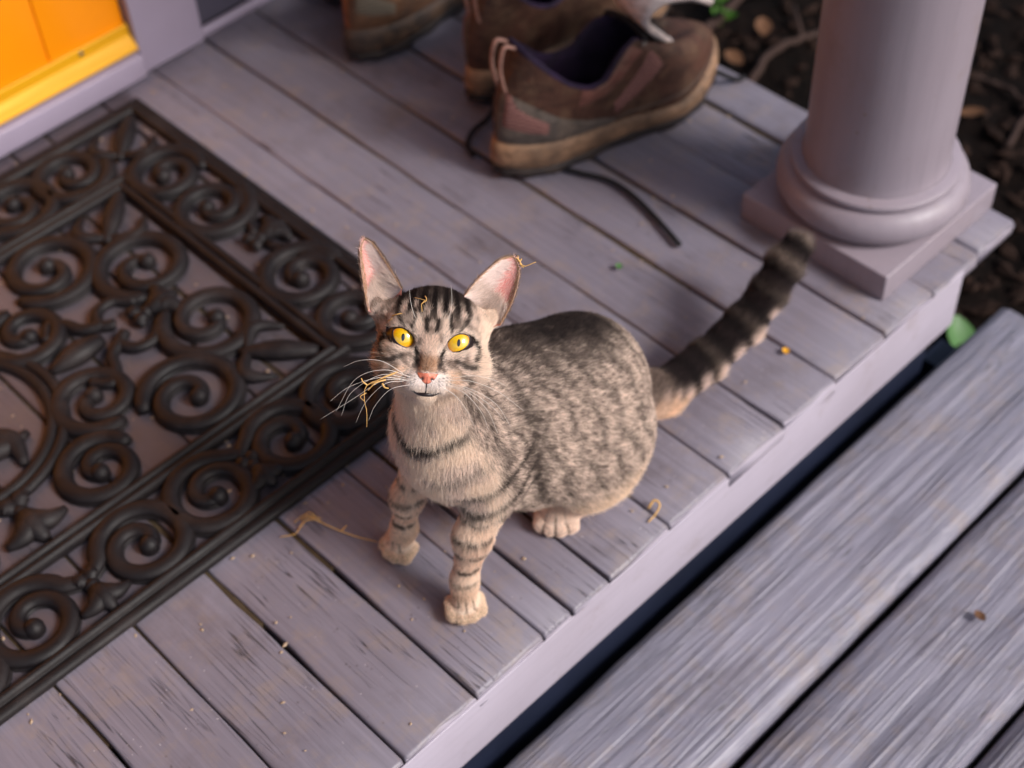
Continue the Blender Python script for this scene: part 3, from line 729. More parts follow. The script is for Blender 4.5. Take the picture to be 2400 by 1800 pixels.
def sdf_cat(P):
    d = sd_ell(P, (.646, .102, .106), (.062, .058, .082))
    d = smin(d, sd_ell(P, (.588, .106, .142), (.082, .056, .066)), .03)
    d = smin(d, sd_ell(P, (.562, .116, .168), (.052, .044, .052)), .03)
    d = smin(d, sd_ell(P, (.515, .108, .158), (.050, .046, .066)), .03)
    d = smin(d, sd_rc(P, (.505, .108, .185), hw(0, -1.6, -2.6), .040, .030), .03)
    d = smin(d, sd_ell(P, (.485, .108, .180), (.029, .037, .047)), .03)
    d = smin(d, sd_ell(P, (.514, .072, .148), (.030, .020, .052)), .014)
    d = smin(d, sd_ell(P, (.508, .143, .145), (.034, .018, .048)), .02)
    d = smin(d, sd_ell(P, (.630, .056, .076), (.056, .024, .060)), .013)
    d = smin(d, sd_ell(P, (.578, .088, .098), (.058, .038, .048)), .025)
    d = smin(d, sd_ell(P, (.632, .147, .078), (.060, .024, .062)), .02)
    for leg, k in ((LEG_L, .012), (LEG_R, .012)):
        for (a, ra), (b, rb) in zip(leg[:-1], leg[1:]):
            d = smin(d, sd_rc(P, a, b, ra, rb), k)
    d = smin(d, sd_rc(P, (.640, .064, .022), (.585, .077, .0155), .0170, .0150), .012)
    d = smin(d, sd_rc(P, (.640, .150, .022), (.590, .148, .0155), .0170, .0150), .012)
    for (a, ra), (b, rb) in zip(TAIL[:-1], TAIL[1:]):
        d = smin(d, sd_rc(P, a, b, ra, rb), .008)
    for c, r, dr in TOES:
        a = c - np.array([dr[0], dr[1], 0]) * .010 + np.array([0, 0, .004])
        d = smin(d, sd_rc(P, a, c, r * .9, r), .0025)
    L = h_local(P)
    d = smin(d, sdf_head(L) * .01, .012)
    return np.maximum(d, .0008 - P[..., 2])
# ---------------------------------------------------------------- cat
CAT0 = np.array([.56, .105, 0.])
cat = tag(empty('cat', CAT0), 'young brown tabby cat with yellow eyes looking up, sitting beside the scroll mat', 'cat')
def surface_nets(fun, lo, hi, g):
    ax = [np.arange(a, b, g) for a, b in zip(lo, hi)]
    X = np.stack(np.meshgrid(*ax, indexing='ij'), -1); sh = X.shape[:3]
    f = np.empty(sh)
    for i in range(0, sh[0], 16): f[i:i + 16] = fun(X[i:i + 16].reshape(-1, 3)).reshape(f[i:i + 16].shape)
    s = f < 0; cs = tuple(n - 1 for n in sh)
    acc = np.zeros((int(np.prod(cs)), 3)); cnt = np.zeros(int(np.prod(cs)))
    quads = []
    idx = lambda a: (a[:, 0] * cs[1] + a[:, 1]) * cs[2] + a[:, 2]
    for d in range(3):
        e = np.eye(3, dtype=int)[d]; a1 = np.eye(3, dtype=int)[(d + 1) % 3]; a2 = np.eye(3, dtype=int)[(d + 2) % 3]
        sl0 = tuple(slice(0, n - k) for n, k in zip(sh, e)); sl1 = tuple(slice(k, n) for n, k in zip(sh, e))
        I = np.argwhere(s[sl0] != s[sl1])
        ok = np.all((I - a1 - a2 >= 0), 1) & np.all(I < np.array(cs), 1); I = I[ok]
        J = I + e; f0 = f[tuple(I.T)]; f1 = f[tuple(J.T)]; t = f0 / (f0 - f1)
        Pc = X[tuple(I.T)] + (t[:, None] * e) * g
        cells = [idx(I), idx(I - a1), idx(I - a1 - a2), idx(I - a2)]
        for c in cells: np.add.at(acc, c, Pc); np.add.at(cnt, c, 1)
        q = np.stack(cells, 1); fl_ = f0 < 0; q[~fl_] = q[~fl_][:, ::-1]; quads.append(q)
    used = np.flatnonzero(cnt); mp_ = np.full(len(cnt), -1); mp_[used] = np.arange(len(used))
    return acc[used] / cnt[used][:, None], mp_[np.vstack(quads)]
def grad(fun, P, e=6e-4):
    G = np.stack([fun(P + d * e) - fun(P - d * e) for d in np.eye(3)], -1)
    return G / (np.linalg.norm(G, axis=1)[:, None] + 1e-12)
BV, BF = surface_nets(sdf_cat, (.405, .01, -.006), (.965, .205, .385), .0030)
for _ in range(2):
    BV = BV - grad(sdf_cat, BV) * np.clip(sdf_cat(BV), -.002, .002)[:, None]
_lat = np.random.default_rng(3).random((32, 32, 32))
def n3(P, s, o=0.0):
    Q = P / s + o; i = np.floor(Q).astype(int); f_ = Q - i; f_ = f_ * f_ * (3 - 2 * f_); r = 0
    for a in (0, 1):
        for b in (0, 1):
            for c in (0, 1):
                wgt = (f_[:, 0] if a else 1 - f_[:, 0]) * (f_[:, 1] if b else 1 - f_[:, 1]) * (f_[:, 2] if c else 1 - f_[:, 2])
                r = r + wgt * _lat[(i[:, 0] + a) % 32, (i[:, 1] + b) % 32, (i[:, 2] + c) % 32]
    return r
def ss(a, b, x): t = np.clip((x - a) / (b - a), 0, 1); return t * t * (3 - 2 * t)
def lin(*c): return np.array(sr(*c)[:3])
C_DARK, C_MID, C_LIGHT, C_CREAM, C_WHITE, C_TAWNY = lin(30, 24, 24), lin(112, 96, 88), lin(190, 170, 157), lin(250, 226, 204), lin(244, 232, 226), lin(172, 120, 76)
def seg_d(U, pts):
    """distance in the head's u,v plane to a polyline"""
    r = np.full(len(U), 9.)
    for a, b in zip(pts[:-1], pts[1:]):
        a = np.array(a, float); b = np.array(b, float); d = b - a; h = np.clip(((U - a) @ d) / (d @ d), 0, 1)
        r = np.minimum(r, np.linalg.norm(U - a - h[:, None] * d, axis=1))
    return r
def chain_d(P, ch):
    r = np.full(len(P), 9.); pos = np.zeros(len(P)); acc = 0
    for (a, ra), (b, rb) in zip(ch[:-1], ch[1:]):
        a = np.array(a); b = np.array(b); d = b - a; L = np.linalg.norm(d); h = np.clip(((P - a) @ d) / (d @ d), 0, 1)
        q = np.linalg.norm(P - a - h[:, None] * d, axis=1) - (ra + (rb - ra) * h)
        m = q < r; r[m] = q[m]; pos[m] = acc + h[m] * L; acc += L
    return r, pos
def regions(P):
    L = h_local(P); dh = sdf_head(L) * .01
    dt, tp = chain_d(P, TAIL); dt = np.where(P[:, 0] < .69, dt + (.69 - P[:, 0]) * 2, dt)
    d1, p1 = chain_d(P, LEG_L); d2, p2 = chain_d(P, LEG_R)
    lg = np.minimum(d1, d2) + np.maximum(0, P[:, 2] - .108) * .6
    ft = np.minimum(sd_rc(P, (.625, .068, .02), (.572, .072, .012), .019, .019), 9)
    body = np.zeros(len(P)) + .0035
    D_ = np.stack([dh, dt, lg, ft + np.maximum(0, P[:, 2] - .03) * 2, body], 1); D_ = np.maximum(D_, 0)
    Wt = np.exp(-D_ / .0009); Wt /= Wt.sum(1)[:, None]
    return L, Wt, tp
def coat(P, N):
    """colour (linear), darkness mask and hair length at skin points"""
    L, Wt, tp = regions(P); U = L[:, :2]; n = len(P)
    a = n3(P, .0045, 3.1); stv = n3(P * np.array([1, 1, .45]), .0030, 5.5); b_ = n3(P, .014, 7.7); c_ = n3(P, .003, 11.3); wob = n3(P, .02, 1.9) - .5
    lerp = lambda A, B, t: A * (1 - t)[:, None] + B * t[:, None]
    one = np.ones((n, 1))
    # --- body
    mack = .5 + .5 * np.sin(2 * PI * (P[:, 0] + .22 * P[:, 2] + .020 * wob) / .0235)
    side = ss(.2, .75, np.abs(N[:, 1]) + .3 * np.maximum(0, N[:, 2]))
    fine = n3(P, .0014, 9.2); col = lerp(lin(100, 86, 79) * one, lin(176, 156, 143) * one, ss(.25, .75, a * .14 + fine * .50 + stv * .36))
    col = lerp(col, C_DARK * one, .42 * ss(.40, 1.0, mack * .8 + stv * .2) * ss(.03, .08, P[:, 2]))
    low = ss(.075, .02, P[:, 2]); col = lerp(col, lin(206, 178, 150) * one, low * .75)
    dors = ss(-.05, 1.15, N[:, 2] + .45 * N[:, 1] + .25 * (a - .5)) * ss(.08, .20, P[:, 2]) * ss(.50, .62, P[:, 0])
    col = lerp(col, C_DARK * one, np.clip(dors * (1.05 + .35 * (b_ - .5)), 0, .96))
    # flank behind the elbow, dark seam
    sm = np.exp(-((P[:, 0] - .545) / .010) ** 2) * ss(.06, .11, P[:, 2]) * ss(.24, .2, P[:, 2]); col = lerp(col, C_DARK * one, .55 * sm * (N[:, 1] < .2))
    # chest
    ch = ss(.512, .485, P[:, 0]) * ss(.105, .13, P[:, 2]) * ss(-.15, -.5, N[:, 0] * .9 + N[:, 1] * .12)
    chest = lerp(C_CREAM * one, C_LIGHT * one, ss(.45, .8, b_))
    rt = np.abs(P[:, 1] - .106)
    neck = np.exp(-(((P[:, 2] - (.200 + 2.6 * rt ** 1.5 + .004 * wob)) / .0075) ** 2)) * ss(.2, .45, a + .15)
    neck2 = .5 * np.exp(-(((P[:, 2] - (.160 + 2.0 * rt ** 1.5)) / .007) ** 2)) * ss(.012, .022, rt)
    chest = lerp(chest, C_DARK * one, np.clip(neck * .9 + neck2, 0, .9))
    col = lerp(col, chest, ch)
    for z0_, wd_ in ((.128, .0042), (.108, .004), (.150, .0035)):
        br = np.exp(-((P[:, 2] - z0_ - .55 * np.maximum(0, .100 - P[:, 1]) * 0 - .45 * (P[:, 0] - .49) - .003 * wob) / wd_) ** 2) * ss(.094, .076, P[:, 1]) * ss(.555, .535, P[:, 0]); col = lerp(col, C_DARK * one, .85 * br)
    # --- legs
    ring = .5 + .5 * np.sin(2 * PI * (P[:, 2] + .12 * (P[:, 1] - .1) + .006 * wob + .05 * (P[:, 0] - .46)) / .0175)
    leg = lerp(lin(238, 212, 190) * one, lin(206, 176, 154) * one, ss(.3, .7, b_))
    front = ss(.5, -.1, N[:, 0] + .25 * N[:, 1] * 0)
    leg = lerp(leg, lin(44, 35, 33) * one, .85 * ss(.62, .94, ring + .22 * (a - .5)) * ss(.032, .045, P[:, 2]) * (.35 + .65 * front) * ss(.25, .5, a + .1))
    leg = lerp(leg, lin(150, 120, 96) * one, .6 * ss(.016, .028, P[:, 2]) * ss(.045, .03, P[:, 2]))
    # --- feet
    sp_ = np.sort(np.stack([np.hypot(P[:, 0] - c[0], P[:, 1] - c[1]) for c, r, d in TOES], 1), 1); cre = ss(.0022, .0006, sp_[:, 1] - sp_[:, 0]) * ss(.0135, .011, sp_[:, 0]) * ss(.030, .022, P[:, 2])  # shade in the gaps between the toes, painted into the coat
    leg = lerp(leg, lin(70, 52, 44) * one, .85 * cre)
    foot = lin(226, 200, 182) * one
    foot = lerp(foot, lin(70, 52, 44) * one, .85 * cre)
    # --- tail
    tb = .5 + .5 * np.sin(2 * PI * (tp + .006 * wob) / .0265)
    under = ss(-.28, -.85, N[:, 2] * .6 + N[:, 1] * .8)
    tail = lerp(lin(34, 26, 28) * one, lin(20, 15, 18) * one, ss(.35, .7, tb))
    tail = lerp(tail, lin(168, 146, 136) * one, under * ss(.78, .42, tb) * .9 * ss(.235, .20, tp))
    tail = lerp(tail, lin(200, 160, 128) * one, ss(.3, -.3, N[:, 2]) * ss(.09, .05, tp) * .8)
    tail = lerp(tail, lin(120, 102, 92) * one, ss(.055, .03, tp) * .6)
    # --- head
    au = np.abs(L[:, 0]); v = L[:, 1]; wv = L[:, 2]
    hd = lerp(lin(122, 104, 94) * one, C_LIGHT * one, ss(.32, .72, a * .4 + c_ * .6))
    hd = lerp(hd, lin(150, 106, 66) * one, .55 * ss(2.6, 4.0, -L[:, 0]) * ss(1.5, 0, v))                     # warm flank of the face
    hd = lerp(hd, lin(212, 190, 170) * one, .6 * ss(2.9, 4.2, L[:, 0]) * ss(-3.5, -1.5, v))
    crown = ss(1.0, 2.3, v) * ss(3.4, 2.4, au)
    st_ = .5 + .5 * np.cos(2 * PI * (au * (1 + .10 * (v - 2.5)) + .12 * wob) / .86)
    hd = lerp(hd, C_DARK * one, crown * np.clip(.95 * ss(.36, .58, st_ + .15 * (a - .5)) + .85 * ss(2.3, 3.2, v), 0, 1))
    em = np.minimum(eye_metric(U, -1), eye_metric(U, 1))
    hd = lerp(hd, lin(232, 212, 196) * one, .75 * ss(1.9, 1.35, em) * ss(-.2, .35, -np.abs(v - .2) + 1.2) * (ss(.6, 1.2, v) + ss(-.2, -.8, v)).clip(0, 1))
    hd = lerp(hd, lin(226, 206, 190) * one, .7 * np.exp(-((au - 1.05) / .30) ** 2) * ss(.3, 1.0, v) * ss(2.2, 1.5, v))    # pale strokes above the eyes
    mid = ss(.85, .45, au)
    hd = lerp(hd, lin(196, 172, 156) * one, mid * ss(.9, .1, v) * ss(-1.6, -.6, v) * .8)
    hd = lerp(hd, lin(146, 108, 80) * one, mid * ss(-.7, -1.5, v) * ss(-2.9, -2.5, v) * .8)
    for s in (-1, 1):
        for pts, wd, k in ((((s * 1.10, -.62), (s * .92, -1.1), (s * .86, -1.9)), .17, 1.0), (((s * 2.85, .45), (s * 3.45, .30), (s * 3.62, -.3), (s * 3.62, -1.3)), .14, 1.0),
                           (((s * 2.1, -1.35), (s * 2.9, -1.75), (s * 3.7, -1.7)), .20, .8), (((s * 2.4, -2.3), (s * 3.3, -2.75)), .22, .6),
                           (((s * 1.55, .95), (s * 1.35, 1.45), (s * 1.40, 2.1)), .15, .9), (((s * .35, .7), (s * .45, 1.6)), .13, .95), (((s * 2.2, 1.0), (s * 2.6, 1.7)), .16, .75)):
            hd = lerp(hd, C_DARK * one, k * ss(wd * 1.5, wd * .5, seg_d(U, pts) + .05 * (a - .5)))
    mz = ss(-2.2, -2.75, v) * ss(2.1, 1.5, au) * ss(-.6, .2, wv)
    hd = lerp(hd, C_WHITE * one, mz * .92)
    hd = lerp(hd, lin(226, 190, 160) * one, .5 * ss(-1.9, -2.4, v) * ss(1.2, 1.8, au) * ss(2.9, 2.2, au))
    for s in (-1, 1):
        for r_ in range(3):
            for k in range(4):
                hd = lerp(hd, C_DARK * one, .8 * ss(.12, .04, np.hypot(L[:, 0] - s * (.95 + .27 * k), v + 2.78 + .24 * r_ - .05 * k)))
    hd = lerp(hd, C_CREAM * one, ss(-3.2, -4.3, v) * ss(3.8, 2.2, au) * .9)
    out = hd * Wt[:, 0:1] + tail * Wt[:, 1:2] + leg * Wt[:, 2:3] + foot * Wt[:, 3:4] + col * Wt[:, 4:5]
    # --- hair length
    fr = np.linalg.norm(L - np.array([0, -2.4, 2.0]), axis=1)
    lh = .0026 + .0030 * ss(1.0, 4.5, fr) + .0035 * ss(2.6, 4.0, au) * ss(.5, -1.5, v)
    lb = .0072 + .004 * ss(.09, .03, P[:, 2]) + .0025 * ch
    ll = .0032 + .0045 * ss(.04, .12, P[:, 2])
    ln = lh * Wt[:, 0] + (.0125 + .003 * ss(.19, .25, tp)) * Wt[:, 1] + ll * Wt[:, 2] + .0030 * Wt[:, 3] + lb * Wt[:, 4]
    dn = .011 * Wt[:, 0] * ss(-4.0, -5.0, v); ln = ln + dn
    pw = ss(.028, .016, P[:, 2]) * (P[:, 0] < .61); ln = ln * (1 - pw) + .0032 * pw
    return out, ln, L, Wt, tp
def flow(P, N, L, Wt, tp):
    n = len(P); one = np.ones((n, 1))
    nose = hw(0, -2.2, 2.3)
    fh = P - nose; fh /= np.linalg.norm(fh, axis=1)[:, None]
    dn = ss(-3.0, -4.4, L[:, 1])[:, None]; fh = fh * (1 - dn) + np.array([-.15, 0, -1.]) * dn
    eb = (ss(1.2, 2.2, L[:, 1]) * ss(2.6, 3.4, np.abs(L[:, 0])))[:, None]; fh = fh * (1 - eb) + (HU * .8 + HR * np.sign(L[:, :1]) * .6 + HF * .2) * eb
    tl = np.array([.97, .03, .12]) * one
    lg = np.array([-.12, 0, -1.]) * one
    ft = np.array([-.8, -.3, -.5]) * one
    body = np.array([.85, 0, -.55]) * one
    ch = ss(.53, .48, P[:, 0])[:, None]; body = body * (1 - ch) + np.array([-.05, 0, -1.]) * ch
    lo = ss(.12, .04, P[:, 2])[:, None]; body = body * (1 - .5 * lo) + np.array([.25, 0, -.9]) * .5 * lo
    F_ = fh * Wt[:, 0:1] + tl * Wt[:, 1:2] + lg * Wt[:, 2:3] + ft * Wt[:, 3:4] + body * Wt[:, 4:5]
    F_ -= N * (F_ * N).sum(1)[:, None]
    return F_ / (np.linalg.norm(F_, axis=1)[:, None] + 1e-9)

# ears: cupped leaves of skin, joined to the body mesh
EAR = {-1: dict(O=(-4.9, 1.7, -1.5), I=(-2.55, 3.6, -1.2), T=(-5.75, 7.0, -1.9), bo=(-.45, .0, .2), bi=(.45, .15, .2), dep=1.25, tw=.42),
       1: dict(O=(5.1, 1.6, -1.5), I=(2.15, 3.5, -1.2), T=(5.65, 6.8, -1.9), bo=(1.05, .1, .2), bi=(-.75, .35, .2), dep=1.5, tw=.55)}
def ear_pt(s, a, t, back=0.0):
    if t < 0:                                       # root of the ear, sunk into the head
        q = ear_pt(s, a, 0, back); return q + (hw(s * 2.3, .9, -2.9) - q) * min(1, -t)
    e = EAR[s]; O, I, T = (np.array(e[k]) for k in ('O', 'I', 'T'))
    ax = (O - I) / np.linalg.norm(O - I); bz = lambda A, bul, sg: A * (1 - t) ** 2 + 2 * t * (1 - t) * ((A + T) / 2 + np.array(bul)) + (T + ax * sg * e['tw']) * t * t
    eo = bz(O, e['bo'], 1); ei = bz(I, e['bi'], -1); c = (eo + ei) / 2
    k = 1 if t < .84 else math.sqrt(max(0, 1 - ((t - .84) / .16) ** 2))
    p = c + (eo - ei) * .5 * (1 - 2 * a) * k
    cup = 4 * a * (1 - a)
    p = p + np.array([-.12 * s, -.15, -1.0]) * e['dep'] * cup ** .8 * (1 - t) ** .75
    return hw(*p) - HF * .01 * back
ENA, ENT = 13, 19
EV = []; EF = []; EM = []
for s in (-1, 1):
    for lay in (0, 1):
        base = len(EV)
        for i in range(ENT + 1):
            for j in range(ENA + 1): EV.append(ear_pt(s, j / ENA, (i - 3) / (ENT - 3) if i >= 3 else (i - 3) * .28, .12 * lay * (1 - .6 * abs(2 * j / ENA - 1) ** 4)))
        for i in range(ENT):
            for j in range(ENA):
                k = base + i * (ENA + 1) + j; q = (k, k + 1, k + ENA + 2, k + ENA + 1)
                if (s == -1) == (lay == 0): q = q[::-1]
                EF.append(q); EM.append(1 if lay == 0 else 0)
nb = len(BV)
ocol, oln, oL, oW, otp = coat(BV, grad(sdf_cat, BV))
AllV = np.vstack([BV, np.array(EV)]); AllF = [tuple(q) for q in BF] + [tuple(i + nb for i in q) for q in EF]
g = NT('cat_skin'); at = g.n('ShaderNodeAttribute'); at.attribute_name = 'coat'
M['cat_skin'] = g.fin(at.outputs['Color'], .8, None, .15)
g = NT('cat_inner_ear'); p = g.pos(); n_ = g.noise(p, 120, 4)
M['cat_ear'] = g.fin(g.mix(n_, sr(246, 176, 166), sr(228, 134, 126)), .55, g.bump(g.noise(p, 500, 3), .2, .0006), .3)
g.b.inputs['Subsurface Weight'].default_value = .35; g.b.inputs['Subsurface Radius'].default_value = (.006, .002, .0015); g.b.inputs['Subsurface Scale'].default_value = 1
body = mesh_obj('body', AllV, AllF, [M['cat_skin'], M['cat_ear']], cat, True, CAT0)
body.data.polygons.foreach_set('material_index', [0] * len(BF) + EM)
ca = body.data.color_attributes.new('coat', 'FLOAT_COLOR', 'POINT')
cc = np.ones((len(AllV), 4)); cc[:nb, :3] = ocol * .75; cc[nb:, :3] = lin(128, 108, 96) * .8; ca.data.foreach_set('color', cc.ravel())

# ---- fur
def sample_surface(V, Q, n):
    T_ = np.vstack([Q[:, [0, 1, 2]], Q[:, [0, 2, 3]]]); A = V[T_[:, 0]]; B = V[T_[:, 1]]; Cc = V[T_[:, 2]]
    ar = np.linalg.norm(np.cross(B - A, Cc - A), axis=1)
    # denser on the face
    cen = (A + B + Cc) / 3; L = h_local(cen); nearf = ss(7.0, 4.5, np.linalg.norm(L - np.array([0, -.5, 0]), axis=1)); ar = ar * (1 + 2.2 * nearf)
    t = rng.choice(len(T_), n, p=ar / ar.sum()); u = rng.random(n); v = rng.random(n); m = u + v > 1; u[m] = 1 - u[m]; v[m] = 1 - v[m]
    return A[t] + (B[t] - A[t]) * u[:, None] + (Cc[t] - A[t]) * v[:, None]
def strands(P, N, F_, ln, lift, clump=.12, wild=.16, npt=5):
    n = len(P); S = rng.normal(0, 1, (n, 3)); S -= N * (S * N).sum(1)[:, None]
    D0 = F_ + S * wild; D0 /= np.linalg.norm(D0, axis=1)[:, None]
    out = np.empty((n, npt, 3)); B2 = rng.normal(0, clump, (n, 3))
    for k in range(npt):
        t = k / (npt - 1)
        out[:, k] = P + ln[:, None] * (D0 * (t * (.80 + .20 * t)) + N * (lift[:, None] * t * (1 - .45 * t)) + B2 * t * t)
    return out
NF = 400000
P0 = sample_surface(BV, BF, NF); N0 = grad(sdf_cat, P0); P0 = P0 - N0 * sdf_cat(P0)[:, None]
colr_, ln_, L0, W0, tp0 = coat(P0, N0)
F0 = flow(P0, N0, L0, W0, tp0)
colr_ = coat(P0 + F0 * (ln_ * .62)[:, None], N0)[0]                  # colour where the hair is seen, not where it roots
U0 = L0[:, :2]; headm = (W0[:, 0] > .5) & (L0[:, 2] > -1.5)
em0 = np.minimum(eye_metric(U0, -1), eye_metric(U0, 1))
keep = ~(headm & (em0 < 1.04))
keep &= ~(headm & (np.abs(L0[:, 0]) < .70 - .62 * np.clip((-2.45 - L0[:, 1]) / .75, 0, 1)) & (L0[:, 1] < -2.42) & (L0[:, 1] > -3.2) & (L0[:, 2] > .8))
MOUTH = ((-1.0, -3.80), (-.55, -3.98), (0, -4.02), (.55, -3.98), (1.05, -3.76))
keep &= ~(headm & (seg_d(U0, MOUTH) < .10) & (L0[:, 2] > .2))
keep &= P0[:, 2] > .0022
# creases between the toes
crease = np.zeros(len(P0), bool)
keep &= ~crease
P0, N0, colr_, ln_, L0, W0, tp0, F0, em0 = (a[keep] for a in (P0, N0, colr_, ln_, L0, W0, tp0, F0, em0)); hm = (W0[:, 0] > .5)
ln_ = ln_ * rng.uniform(.65, 1.2, len(P0)) * np.where(hm, ss(1.0, 1.9, em0) * .6 + .4, 1)
guard = (rng.random(len(P0)) < .03) & ((P0[:, 2] < .075) & (W0[:, 4] > .5) | (P0[:, 0] < .50) & (W0[:, 4] > .4) | hm & (np.abs(L0[:, 0]) > 2.8) & (L0[:, 1] < .5)); ln_ = ln_ * np.where(guard, 1.45, 1)
lift = .15 * guard - .14 * ss(.50, .47, P0[:, 0]) * W0[:, 4] + np.where(hm, .30, .42) + .12 * W0[:, 1] - .06 * W0[:, 4]
P0 = P0 - N0 * np.minimum(.0005, ln_ * .06)[:, None]
SP = strands(P0, N0, F0, ln_, lift)
SP[:, :, 2] = np.maximum(SP[:, :, 2], .0012)
# agouti ticking: each hair dark root, pale band, own tint
lum = np.exp(rng.normal(-.04, .36 - .16 * W0[:, 0] - .14 * W0[:, 2])).clip(.35, 2.2); tick = rng.random(len(P0)) < .16
base = colr_ * lum[:, None]
dk = (colr_.sum(1) < .25)
SCo = np.empty((len(P0), 5, 4)); SCo[..., 3] = 1
pale = ss(.5, 1.5, colr_.sum(1))[:, None]
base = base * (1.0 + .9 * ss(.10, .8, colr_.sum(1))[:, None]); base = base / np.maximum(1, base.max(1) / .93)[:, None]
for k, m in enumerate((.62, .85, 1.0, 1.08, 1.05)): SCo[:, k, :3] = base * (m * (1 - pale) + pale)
agm = tick & (W0[:, 2] < .5) & (L0[:, 2] < 9) & (colr_.sum(1) < 1.2)
SCo[agm, 3:, :3] *= .42
lt = (rng.random(len(P0)) < .12) & (W0[:, 1] < .5) & (colr_.sum(1) > .30)
SCo[lt, 2:, :3] = SCo[lt, 2:, :3] * .35 + lin(226, 206, 186) * .65 * np.where(colr_[lt].sum(1) < .3, .6, 1)[:, None, None]
rad0 = np.where(hm, .000080, .000105)
# ---- ear hair: short coat outside, rim, pale tufts inside
EP = []; EN_ = []; EFl = []; EL = []; EC = []; ELi = []
for s in (-1, 1):
    def fr(a, t, e=.01):
        a_ = min(max(a, e), 1 - e); t_ = min(max(t, e), 1 - e)
        p = ear_pt(s, a, t); da = ear_pt(s, a_ + e, t_) - ear_pt(s, a_ - e, t_); dt_ = ear_pt(s, a_, t_ + e) - ear_pt(s, a_, t_ - e)
        nn = np.cross(da, dt_); nn /= np.linalg.norm(nn) + 1e-9
        if nn @ HF < 0: nn = -nn
        return p, nn, da / (np.linalg.norm(da) + 1e-9), dt_ / (np.linalg.norm(dt_) + 1e-9)
    for _ in range(5200):                       # back of the ear
        a, t = rng.random(), rng.random() ** 1.2
        p, nn, da, dt_ = fr(a, t); EP.append(p - nn * .0012); EN_.append(-nn); EFl.append(dt_); EL.append(rng.uniform(.002, .004)); ELi.append(.3); EC.append(lin(138, 116, 102) * rng.uniform(.6, 1.2))
    for _ in range(3000):                       # rim
        a = (rng.random() ** 2.5) * .10; a = a if rng.random() < .5 else 1 - a; t = rng.random()
        p, nn, da, dt_ = fr(a, t); EP.append(p); EN_.append(nn); EFl.append(dt_ * .9 + (da if a < .5 else -da) * .2); EL.append(rng.uniform(.0016, .0034)); ELi.append(.35); EC.append(lin(196, 158, 128) * rng.uniform(.6, 1.2))
    for _ in range(4200):                       # inner tufts fanning out from the inner edge
        a = 1 - abs(rng.normal(0, .16)); t = rng.random() ** 1.3 * .85
        p, nn, da, dt_ = fr(max(.3, a), t); EP.append(p + nn * .0003); EN_.append(nn); EFl.append(-da * .75 + dt_ * .75 + rng.normal(0, .12, 3)); EL.append(rng.uniform(.007, .016) * (1 - .45 * t)); ELi.append(.16); EC.append(lin(252, 232, 224) * rng.uniform(.8, 1.05))
    for _ in range(1500):                       # fine down over the whole inside
        a, t = rng.random(), rng.random()
        p, nn, da, dt_ = fr(a, t); EP.append(p); EN_.append(nn); EFl.append(dt_ - da * .4); EL.append(rng.uniform(.002, .005)); ELi.append(.2); EC.append(lin(250, 206, 196) * rng.uniform(.75, 1.1))
    for _ in range(3600):                       # outer base fringe
        a = rng.random() ** .8; t = rng.random() ** 1.4 * .20
        p, nn, da, dt_ = fr(a, t); EP.append(p); EN_.append(nn); EFl.append(dt_ * .8 + da * (.4 if a < .3 else -.3)); EL.append(rng.uniform(.007, .016)); ELi.append(.3); EC.append(lin(244, 222, 208) * rng.uniform(.65, 1.1))
EP, EN_, EFl, EL, ELi, EC = map(np.array, (EP, EN_, EFl, EL, ELi, EC))
EFl /= np.linalg.norm(EFl, axis=1)[:, None]
ES = strands(EP, EN_, EFl, EL, ELi, .15, .15)
ECo = np.ones((len(EP), 5, 4)); ECo[..., :3] = EC[:, None, :]
SPa = np.vstack([SP, ES]); SCa = np.vstack([SCo, ECo]); ra = np.concatenate([rad0, np.full(len(EP), .00009)])
hc = bpy.data.hair_curves.new('fur'); hc.add_curves([5] * len(SPa))
hc.attributes['position'].data.foreach_set('vector', (SPa - CAT0).astype(np.float32).ravel()) if 'position' in hc.attributes else hc.position_data.foreach_set('vector', (SPa - CAT0).astype(np.float32).ravel())
ar_ = hc.attributes.get('radius') or hc.attributes.new('radius', 'FLOAT', 'POINT')
ar_.data.foreach_set('value', (ra[:, None] * np.array([1, 1, .9, .65, .15])[None]).astype(np.float32).ravel())
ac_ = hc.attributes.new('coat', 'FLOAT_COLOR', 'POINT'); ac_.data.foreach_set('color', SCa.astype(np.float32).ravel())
fur = bpy.data.objects.new('fur', hc); COL.objects.link(fur); fur.parent = cat
g = NT('cat_fur'); at = g.n('ShaderNodeAttribute'); at.attribute_name = 'coat'
hb = g.n('ShaderNodeBsdfHairPrincipled'); hb.model = 'CHIANG'; hb.parametrization = 'COLOR'
g.l(at.outputs['Color'], hb.inputs['Color']); hb.inputs['Roughness'].default_value = .42; hb.inputs['Radial Roughness'].default_value = .55
df = g.n('ShaderNodeBsdfDiffuse'); g.l(at.outputs['Color'], df.inputs['Color'])
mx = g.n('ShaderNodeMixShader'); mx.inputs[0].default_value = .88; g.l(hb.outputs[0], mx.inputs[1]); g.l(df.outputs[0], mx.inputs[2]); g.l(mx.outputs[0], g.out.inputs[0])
hc.materials.append(g.m)

